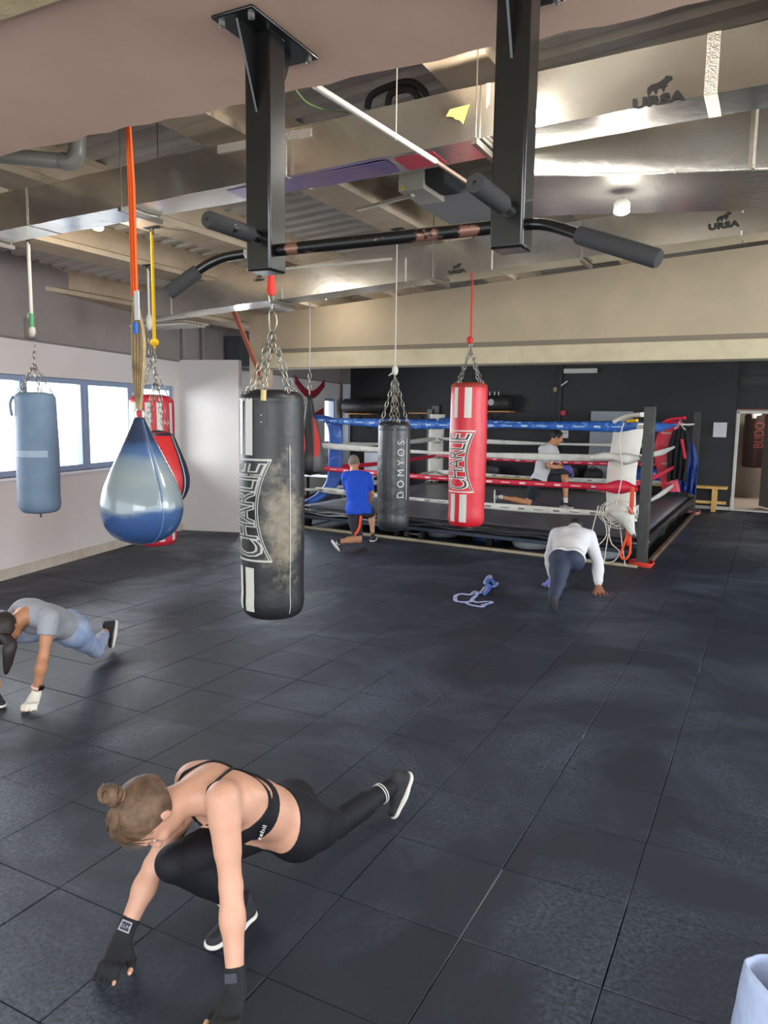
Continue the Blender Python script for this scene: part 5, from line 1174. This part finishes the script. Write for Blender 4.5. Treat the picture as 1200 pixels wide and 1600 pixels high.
for q in 'LR':                                  # pale rings at the ankles, and bare leg cut off by the shoe
    a, k = J['an'+q], J['kn'+q]; d = nz(k-a)
    for o_ in (.055,.068):
        c = a+d*o_; u1 = nz(np.cross(d, V(0,0,1))); u2 = np.cross(d, u1)
        MB().tube([c+(u1*math.cos(t)+u2*math.sin(t))*.0455 for t in [j*PI/12 for j in range(24)]], .0028, 6, closed=True).build('ankle_stripe', m_solew, lg)
tor = tagged(P,'ribs','bust','waist')
b0, b1 = ch-up*.135, ch-up*.215
snug('sports_bra', tagged(P,'hips','waist','ribs','bust','neck'), .006, [(tor, .04, [(b0+fr*.0, up-fr*.35), (b1, -up-fr*.1)]), (tagged(P,'bust'), .008, [(ch-up*.10, up)])], .0055, m_lyc, root)
def on_body(prims, p, dirn, g):                 # march a point in to the skin
    p = np.array(p, float); dirn = nz(dirn); p = p-dirn*.25
    for _ in range(60):
        d = .2
        for q in prims: d = min(float(smin(np.array(d), q.ev(p[0],p[1],p[2],g), q.k)), 9)
        if d < .0008: break
        p = p+dirn*min(d,.02)
    return p
allp = P
def strap(pts, dirs, w, name, m, g=.002):
    Q_ = [on_body(tagged(allp,'ribs','neck','arm','waist','bust'), p, d, g) for p, d in zip(pts, dirs)]
    return MB().tube(cr(Q_, 4), w, 8, flat=1).build(name, m, root)
K = ch-fr*.0+up*.0                              # straps: from the bust over the shoulders to a knot, then to the back band
knot = ch-up*.055
for sg, q in ((-1,'L'),(1,'R')):
    pts = [ch-up*.10+side*sg*.10, ch+up*.00+side*sg*.10, ch+up*.03+side*sg*.085, ch+up*.02+side*sg*.075, ch-up*.02+side*sg*.05, knot+side*sg*.01]
    dirs = [-fr, -fr-up*.6, -up, fr*.8-up, fr-up*.2, fr]
    strap(pts, dirs, .006, 'bra_strap', m_lyc)
    pts = [knot+side*sg*.01, ch-up*.09+side*sg*.06, ch-up*.125+side*sg*.115, ch-up*.16+side*sg*.14]; strap(pts, [fr,fr,fr-side*sg*.5,fr*.6-side*sg], .006, 'bra_strap', m_lyc)
lgp = on_body(tagged(allp,'ribs','bust','waist'), ch-up*.17-side*.12+fr*.048, side, .009)
M = frame(lgp, -up*.3+fr*1.0, up); flat_text('printed_word', 'adidas', .030, frame(lgp+(-side)*.004, fr, up), m_solew, root); 
Mx = frame(lgp-side*.004-fr*.055, fr, up)
for i in range(3): MB().prism([tuple(Mx @ Vector((-.02+.011*i, -.016, 0))), tuple(Mx @ Vector((-.012+.011*i, -.016, 0))), tuple(Mx @ Vector((-.019+.013*i, -.004+.010*i, 0))), tuple(Mx @ Vector((-.026+.012*i, .002+.008*i, 0)))], -side*.001).build('printed_stripe', m_solew, root, smooth=False)
# hair: drawn back over the skull into a bun
hc = J['head']; u = nz(hu); f = nz(hf-u*(hf@u)); r = np.cross(f, u); A = [r,f,u]; hcap = hc+u*.032-f*.010
m_hair = mat('light_brown_hair', (112,88,68), .6, bump=(60,.8,.006), var=(14,(76,56,42),.4,.65), spec=.35)
hp_ = [Ell('h', hcap, A, (.089,.110,.104), .02), Ell('h', hcap-f*.03-u*.02, A, (.083,.085,.090), .03)]
hr = grow('hair', [(hp_, 0, [(hc+f*.052+u*.055, f*.9-u*.62), (hc-f*.02-u*.045, -u-f*.25)]), ], .0055, m_hair, root, smooth=2)
bun = hcap-f*.075+u*.104
mb = MB()
for k in range(5):
    a0 = k*1.25; mb.tube([bun+(r*math.cos(t+a0)+f*math.sin(t+a0))*(.024+.004*math.sin(2*t+k))+nz(u-f*.5)*(.008*k-.012+.010*math.sin(t)) for t in [j*PI/8 for j in range(16)]], .012, 8, closed=True)
mb.ell(bun, (.028,.028,.028), 16, 10); mb.build('hair_bun', m_hair, hr, angle=90)
bz = bun-nz(u-f*.5)*.030
MB().tube([bz+(r*math.cos(t)+nz(f+u*.5)*math.sin(t))*.026 for t in [j*PI/10 for j in range(20)]], .005, 6, closed=True).build('hair_tie', mat('beige_scrunchie',(176,140,108),.7), hr)
mb = MB(); rnd = random.Random(4)
for k in range(34):                            # loose strands
    th = rnd.uniform(-1.5,1.5); p0 = hcap+(r*math.sin(th)*.082+f*(.03+.05*math.cos(th))+u*.075); p1 = hcap+r*math.sin(th)*.10+f*(.085*math.cos(th)+.02)+u*rnd.uniform(0,.05)
    mb.tube(cr([bz, (bz*.5+p0*.5)+u*.022, p0+u*.012, p1+nz(p1-hcap)*rnd.uniform(0,.012)],3), .0012, 3)
tag(mb.build('loose_strands', m_hair, hr), kind='stuff')
# hand wraps
m_wrapk = mat('black_hand_wrap', (22,23,28), .85, bump=(90,.5,.003))
for q, HHs in (('L',HL),('R',HR)):
    wr, el = J['wr'+q], J['el'+q]; d = nz(el-wr)
    pr_ = [p for p in HHs if not p.t.startswith('thumbtip') and not (p is HHs[3])]; fore = tagged(P,'fore'+q)
    hwp = grow('hand_wrap', [(pr_, .0045, []), (fore, .0045, [(wr+d*.062, d)])], .0055, m_wrapk, root, floor=.001, smooth=1)
    uu = nz(np.cross(d, hdR)); ff = nz(np.cross(uu, d)); c = wr+d*.035+nz(hdR-d*(hdR@d))*.0335
    Mp = frame(c, uu if uu@thR > 0 else -uu, d)
    mb = MB(); 
    if q == 'R':
        P4 = [tuple(Mp @ Vector(v)) for v in ((-.021,-.017,.002),(.021,-.017,.002),(.019,.017,.002),(-.019,.017,.002))]; mb.prism(P4, Mp.to_3x3() @ Vector((0,0,.001))); lb = mb.build('woven_label', mat('label_grey',(150,152,164),.7), hwp, smooth=False)
        P4 = [tuple(Mp @ Vector((v[0]*.78,v[1]*.74,.0034))) for v in ((-.021,-.017),(.021,-.017),(.019,.017),(-.019,.017))]; MB().prism(P4, Mp.to_3x3() @ Vector((0,0,.0004))).build('label_field', mat('label_navy',(44,46,64),.8), hwp, smooth=False)
        flat_text('label_word', 'GUM', .015, Mp @ Matrix.Translation((0,-.001,.0042)), mat('label_grey',(150,152,164),.7), hwp)
    else: MB().box((-.02,-.014,.0),(.02,.014,.004), Mp).build('label_patch', mat('label_slate',(58,60,72),.8), hwp)
dL = nz(cw((-.35,-.55,0)))
toe = np.array(flo(612,1284)); hl_ = np.array(J['anL'])+cw((.085,.05,-.02))
shoe(root, 'L', J['anL'], hl_+cw((.02,.02,.055)), toe+cw((.01,-.01,.012)), cw((-.8,-.35,.35)), m_shoeb, m_solew, .98)
t0 = np.array(flo(322,1490)); h0_ = np.array(flo(388,1430)); 
shoe(root, 'R', J['anR'], h0_+cw((.015,.01,.004)), t0+cw((0,0,.004)), V(0,0,1), m_shoeb, m_solew, 1.0)

# ---- girl in grey at the left edge
def cloth_m(name, col, **k): return mat(name, col, .85, bump=(9,.5,.02), **k)
m_gtee = cloth_m('heather_grey_tee', (158,160,168)); m_gleg = mat('tie_dye_leggings', (126,146,184), .7, var=(9,(170,176,190),.4,.7))
J = dict(wrL=(-4.129,3.137,.082), elL=(-4.060,3.150,.335), shL=(-4.082,3.225,.572), wrR=(-4.705,3.10,.082), elR=(-4.60,3.18,.33), shR=(-4.41,3.27,.572), hipL=(-4.278,3.575,.355), hipR=(-4.42,3.63,.37),
         knL=(-4.440,3.900,.115), anL=(-4.684,4.228,.135), anR=(-4.44,3.08,.10), knR=(-4.60,3.10,.40), neck=(-4.262,3.22,.585), head=(-4.315,3.085,.505))
P, J = body_prims(J, .95, True, .92)
hu, hf = cw((-.35,-.90,-.25)), cw((.35,.25,-.90)); zup = V(0,0,1)
HP = head_prims(J['head'], hu, hf, .98); HL = hand_prims('L', J['wrL'], cw((.05,-1,0)), cw((-1,0,0)), zup, .072, .92); HR = hand_prims('R', J['wrR'], cw((-.1,-1,0)), cw((1,0,0)), zup, .072, .92)
root = empty('person', (-4.3,3.4,0), 'person in grey t-shirt and tie-dye leggings lunging at the left edge', 'person')
grow('body', [(P+HP+HL+HR, 0, [])], .008, sk2, root, floor=.002); face_bits(root, J['head'], hu, hf, .98, (40,32,30))
up, side, fr, ch, pe = J['up'], J['side'], J['front'], J['chest'], J['pel']
snug('leggings', tagged(P,'hips','waist','ribs','thigh','shin'), .008, [(tagged(P,'hips','waist'), .05, [(pe+up*.14, up)]), (tagged(P,'thigh'), .02, [])]+[(tagged(P,'shin'+q), .02, [(J['an'+q]+(J['kn'+q]-J['an'+q])*.2, J['an'+q]-J['kn'+q])]) for q in 'LR'], .009, m_gleg, root)
sl = []
for q in 'LR': e = J['el'+q]-J['sh'+q]; sl.append((tagged(P,'arm'+q), .016, [(J['sh'+q]+e*.45, e)]))
grow('t_shirt', [(tagged(P,'ribs','bust','waist'), .014, [(pe-up*.02, -up), (J['neck']+nz(J['head']-J['neck'])*.035+up*.02, nz(J['head']-J['neck'])*.6+up*.5)])]+sl, .009, m_gtee, root)
hc = J['head']; u = nz(hu); f = nz(hf-u*(hf@u)); r = np.cross(f,u); A = [r,f,u]; cap = hc+u*.03-f*.01; m_dkh = mat('dark_brown_hair', (42,34,34), .5, bump=(50,.7,.006))
hr = grow('hair', [([Ell('h', cap, A, (.084,.104,.098), .02), Ell('h', cap-f*.03-u*.02, A, (.080,.082,.088), .03)], 0, [(hc+f*.05+u*.055, f*.9-u*.62), (hc-f*.02-u*.05, -u-f*.2)])], .008, m_dkh, root)
pt = [cap+u*.06-f*.03, np.array(at(14,1003,4.62)), np.array(at(14,1018,4.60)), np.array(at(12,1036,4.60)), np.array(at(9,1054,4.60))]
MB().tube(cr(pt,5), [.02,.024,.028,.032,.035,.038,.04,.042,.042,.042,.040,.038,.036,.034,.032,.03,.026,.022,.018,.013,.006], 12).build('ponytail', m_dkh, hr)
m_wh = mat('white_hand_wrap', (222,216,206), .85, bump=(60,.6,.004))
for q, HHs in (('L',HL),('R',HR)):
    d = nz(J['el'+q]-J['wr'+q]); grow('hand_wrap', [([p for p in HHs if not p.t.startswith(('tip','thumbtip'))], .005, []), (tagged(P,'fore'+q), .005, [(J['wr'+q]+d*.03, d)])], .008, m_wh, root, floor=.001)
d = nz(J['elL']-J['wrL']); c = J['wrL']+d*.052; u1 = nz(np.cross(d, V(0,0,1))); u2 = np.cross(d, u1)
wb_ = MB().tube([c+(u1*math.cos(t)+u2*math.sin(t))*.031 for t in [j*PI/10 for j in range(20)]], .008, 8, closed=True).build('watch_band', mat('pink_band',(226,190,186),.6), root)
MB().box((-.018,-.018,0),(.018,.018,.012), frame(c+cw((.030,-.016,.0)), np.cross(d, cw((.8,-.5,0))), d)).build('watch_face', m_blackmetal, wb_, bevel=.004)
toe = np.array(flo(174,1018)); shoe(root, 'L', J['anL'], J['anL']+cw((.06,.09,.06)), toe+cw((.02,.0,.02)), cw((-.85,-.4,.2)), m_shoeb, m_solew, .98)
shoe(root, 'R', J['anR'], J['anR']*V(1,1,0)+cw((-.07,.03,.004)), J['anR']*V(1,1,0)+cw((.12,-.16,.004)), zup, m_shoeb, m_solew, .98)

# ---- man in blue, kneeling with his back to the camera
def leaf_shoe(): pass
Yb = 10.75
def A_(px, py, Y): return np.array(at(px, py, Y))
J = dict(knL=A_(560,843,10.80), anL=A_(529,846,10.42), hipL=A_(552,796,10.85), hipR=A_(568,796,10.95), knR=A_(581,802,11.35), anR=A_(582,831,11.28), shL=A_(541,744,10.9), shR=A_(573,745,11.0),
         elR=A_(581,770,11.1), wrR=A_(574,790,11.3), elL=A_(543,768,11.15), wrL=A_(562,790,11.4), neck=A_(554,738,10.95), head=A_(553,724,11.0))
P, J = body_prims(J, .98, False, 1.0); up, side, fr, ch, pe = J['up'], J['side'], J['front'], J['chest'], J['pel']
hu, hf = nz(up+fr*.15), nz(fr+side*.1-up*.35)
HP = head_prims(J['head'], hu, hf, 1.0); HL = hand_prims('L', J['wrL'], fr-up*.3, side, up, 0, 1, .04); HR = hand_prims('R', J['wrR'], fr-up*.3-side*.2, -side, up, 0, 1, .04)
root = empty('person', (J['pel'][0],J['pel'][1],0), 'man in blue t-shirt kneeling with his back turned, left of the slim black bag', 'person')
grow('body', [(P+HP+HL+HR, 0, [])], .0095, sk5, root, floor=.002); face_bits(root, J['head'], hu, hf, 1, (70,60,52))
sl = []
for q in 'LR': e = J['el'+q]-J['sh'+q]; sl.append((tagged(P,'arm'+q), .02, [(J['sh'+q]+e*.8, e)]))
grow('t_shirt', [(tagged(P,'ribs','waist'), .022, [(pe-up*.03, -up), (J['neck']+up*.015, nz(J['head']-J['neck']))])]+[([Prim('x', pe+up*.02-side*.05, pe+up*.02+side*.05, .135, .135, .04, (fr,.95))], 0, [(pe-up*.07, -up)]), (tagged(P,'hips'), .026, [(pe-up*.07, -up)])]+sl, .010, cloth_m('royal_blue_tee', (24,76,196)), root)
sh = grow('shorts', [(tagged(P,'hips'), .016, [(pe+up*.08, up)])]+[(tagged(P,'thigh'+q), .018, [(J['kn'+q]-nz(J['kn'+q]-J['hip'+q])*.05, J['kn'+q]-J['hip'+q])]) for q in 'LR'], .010, cloth_m('charcoal_shorts', (44,44,52)), root)
mR = mat('neon_orange_stripe', (255,84,40), .6); st_ = []
st_ = [A_(x,y,Y) for x,y,Y in ((564,806,10.74),(563,814,10.72),(562,822,10.72),(559,830,10.71),(555,835,10.72))]
MB().tube(cr(st_,4), .020, 8, flat=.8).build('side_stripe', mR, sh)
hc = J['head']; u = nz(hu); f = nz(hf-u*(hf@u)); r = np.cross(f,u); A = [r,f,u]
grow('hair', [([Ell('h', hc+u*.032-f*.012, A, (.079,.099,.093), .02)], 0, [(hc+f*.05+u*.05, f*.9-u*.6), (hc-u*.03, -u)])], .009, mat('cropped_grey_hair', (122,110,98), .9, bump=(200,.6,.003)), root)
m_nk = mat('black_trainer', (36,36,40), .7)
shoe(root, 'L', J['anL'], J['anL']+A_(514,842,10.35)*0+cw((-.10,-.05,.01)), A_(530,864,10.22)+cw((0,0,.02)), cw((.6,.4,.5)), m_nk, m_solew, 1.05, swoosh=m_solew)
shoe(root, 'R', J['anR'], J['anR']*V(1,1,0)+cw((-.01,-.09,.004)), J['anR']*V(1,1,0)+cw((.05,.19,.004)), zup, m_nk, m_solew, 1.0, swoosh=m_solew)

# ---- man in a white t-shirt kneeling inside the ring
ZF = ZC
J = dict(knL=(-3.757,12.80,ZF+.06), anL=(-4.235,12.62,ZF+.155), anR=(-3.14,12.95,ZF+.10), hipL=(-3.640,12.86,ZF+.425), hipR=(-3.60,13.04,ZF+.435), knR=(-3.19,13.10,ZF+.515), shL=(-3.545,12.85,1.345), shR=(-3.46,13.20,1.345),
         elL=(-3.40,12.79,1.06), wrL=(-3.19,12.98,1.045), elR=(-3.35,13.32,1.05), wrR=(-3.15,13.16,.985), neck=(-3.465,13.03,1.42), head=(-3.365,13.06,1.545))
P, J = body_prims(J, 1.0, False, 1.02); up, side, fr, ch, pe = J['up'], J['side'], J['front'], J['chest'], J['pel']
hu, hf = nz(V(.30,.1,.92)), nz(V(.86,.2,-.42)); zup = V(0,0,1)
HP = head_prims(J['head'], hu, hf, 1.05); HL = hand_prims('L', J['wrL'], V(.9,.25,-.3), V(0,.5,.6), V(.2,-.8,.5), 0, 1, .05); HR = hand_prims('R', J['wrR'], V(.7,-.2,-.55), V(0,-.6,.4), V(.5,.5,.6), 0, 1, .05)
root = empty('person', (-3.6,12.95,ZF), 'man in white t-shirt and black shorts kneeling inside the ring', 'person')
grow('body', [(P+HP+HL+HR, 0, [])], .010, sk3, root, floor=ZF+.002); face_bits(root, J['head'], hu, hf, 1.05, (30,26,26))
sl = []
for q in 'LR': e = J['el'+q]-J['sh'+q]; sl.append((tagged(P,'arm'+q), .022, [(J['sh'+q]+e*.75, e)]))
grow('t_shirt', [(tagged(P,'ribs','waist'), .024, [(pe-up*.0, -up), (J['neck']+up*.02, nz(J['head']-J['neck']))])]+[([Prim('x', pe+up*.03-side*.05, pe+up*.03+side*.05, .14, .14, .04, (fr,.95))], 0, [(pe-up*.02, -up)])]+sl, .010, cloth_m('off_white_tee', (206,202,204)), root)
grow('shorts', [(tagged(P,'hips'), .018, [(pe+up*.07, up)])]+[(tagged(P,'thigh'+q), .020, [(J['kn'+q]-nz(J['kn'+q]-J['hip'+q])*.07, J['kn'+q]-J['hip'+q])]) for q in 'LR'], .010, cloth_m('navy_black_shorts', (30,34,46)), root)
m_pw_ = mat('violet_hand_wrap', (92,88,158), .8, bump=(60,.5,.004))
for q, HHs in (('L',HL),('R',HR)):
    d = nz(J['el'+q]-J['wr'+q]); grow('hand_wrap', [([p for p in HHs if not p.t.startswith(('tip','thumbtip'))], .008, []), (tagged(P,'fore'+q), .008, [(J['wr'+q]+d*.05, d)])], .010, m_pw_, root)
hc = J['head']; u = nz(hu); f = nz(hf-u*(hf@u)); r = np.cross(f,u); A = [r,f,u]
grow('hair', [([Ell('h', hc+u*.040-f*.012, A, (.086,.106,.098), .02)], 0, [(hc+f*.062+u*.062, f*.93-u*.37), (hc-u*.030-f*.0, -u+f*.55)])], .007, mat('black_hair', (22,20,22), .6, bump=(80,.8,.008)), root)
for q in 'LR':
    d = nz(J['kn'+q]-J['an'+q]); grow('sock', [(tagged(P,'shin'+q), .006, [(J['an'+q]+d*.075, d), (J['an'+q]-d*.06, -d)])], .010, m_solew, root)
shoe(root, 'L', J['anL'], J['anL']+V(-.075,-.03,.115), V(-4.31,12.60,ZF+.02), V(.85,.3,-.25)*-1*-1, m_nk, m_solew, 1.05, swoosh=m_solew)
shoe(root, 'R', J['anR'], V(-3.23,12.98,ZF+.008), V(-2.98,12.86,ZF+.008), zup, m_nk, m_solew, 1.05, swoosh=m_solew)

# ---- man in a white sweatshirt, bent forward on both hands before the ring
J = dict(wrL=(-2.130,8.33,.088), wrR=(-1.590,8.20,.088), shL=(-2.085,8.27,.600), shR=(-1.745,8.31,.605), elL=(-2.165,8.31,.345), elR=(-1.620,8.25,.345), hipL=(-1.935,7.86,.405), hipR=(-1.795,7.88,.405),
         anL=(-1.815,7.15,.130), knL=(-1.860,7.50,.215), knR=(-1.93,8.38,.40), anR=(-2.00,8.26,.10), neck=(-1.925,8.42,.655), head=(-1.955,8.57,.640))
P, J = body_prims(J, 1.04, False, 1.05); up, side, fr, ch, pe = J['up'], J['side'], J['front'], J['chest'], J['pel']
hu, hf = nz(V(0,.9,.1)), nz(V(0,.1,-1))
HP = head_prims(J['head'], hu, hf, 1.0); HL = hand_prims('L', J['wrL'], V(-.25,.4,0), V(1,.5,0), zup, .078, 1.05, spread=1.2); HR = hand_prims('R', J['wrR'], V(.6,-.15,0), V(-.5,-.9,0), zup, .078, 1.1, spread=1.35)
HL = hand_prims('L', J['wrL'], V(-.1,-.6,0), V(1,-.2,0), zup, .078, 1.05, spread=1.3); HR = hand_prims('R', J['wrR'], V(.35,-.7,0), V(-1,-.4,0), zup, .078, 1.1, spread=1.4)
root = empty('person', (-1.86,7.9,0), 'man in white sweatshirt and navy trousers bent over with both hands on the floor', 'person')
grow('body', [(P+HP+HL+HR, 0, [])], .009, sk4, root, floor=.002); face_bits(root, J['head'], hu, hf, 1, (24,20,20))
snug('trousers', tagged(P,'hips','waist','ribs','thigh','shin'), .014, [(tagged(P,'hips','waist'), .05, [(pe+up*.12, up)]), (tagged(P,'thigh','shin'), .03, [])], .010, mat('navy_leggings', (40,50,70), .75, bump=(40,.2,.004)), root)
sl = []
for q in 'LR':
    e = J['wr'+q]-J['el'+q]; sl.append((tagged(P,'arm'+q,'fore'+q), .020, [(J['wr'+q]-nz(e)*.035, e)]))
sw = grow('sweatshirt', [(tagged(P,'ribs','waist'), .026, [(pe-up*.04, -up), (J['neck']-up*.0+V(0,.02,0), nz(J['head']-J['neck']))]), (tagged(P,'hips'), .026, [(pe-up*.02, -up)])]+sl, .010, cloth_m('white_sweatshirt_cotton', (206,206,208)), root)
for q in 'LR':
    d = nz(J['wr'+q]-J['el'+q]); grow('cuff', [(tagged(P,'fore'+q), .013, [(J['wr'+q]-d*.012, d), (J['wr'+q]-d*.07, -d)])], .009, cloth_m('white_sweatshirt_cotton', (206,206,208)), sw)
d = nz(J['elL']-J['wrL']); grow('hand_wrap', [([p for p in HL if not p.t.startswith(('tip','thumbtip'))], .006, []), (tagged(P,'foreL'), .006, [(J['wrL']+d*.03, d)])], .009, mat('lilac_wrap_plain', (120,124,190), .8), root, floor=.001)
hc = J['head']; u = nz(hu); f = nz(hf-u*(hf@u)); r = np.cross(f,u); A = [r,f,u]
grow('hair', [([Ell('h', hc+u*.034-f*.012, A, (.082,.102,.096), .02)], 0, [(hc+f*.05+u*.05, f*.9-u*.6), (hc-u*.03, -u)])], .010, mat('black_hair', (22,20,22), .6), root)
toe = np.array(flo(863,962)); shoe(root, 'L', J['anL'], J['anL']+V(.0,-.06,.05), toe+V(.0,.05,.02), V(0,-.9,-.3)*-1, m_dkshoe, m_dkshoe, 1.0)
shoe(root, 'R', J['anR'], V(-2.00,8.20,.004), V(-2.02,8.47,.004), zup, m_dkshoe, m_dkshoe, 1.0)
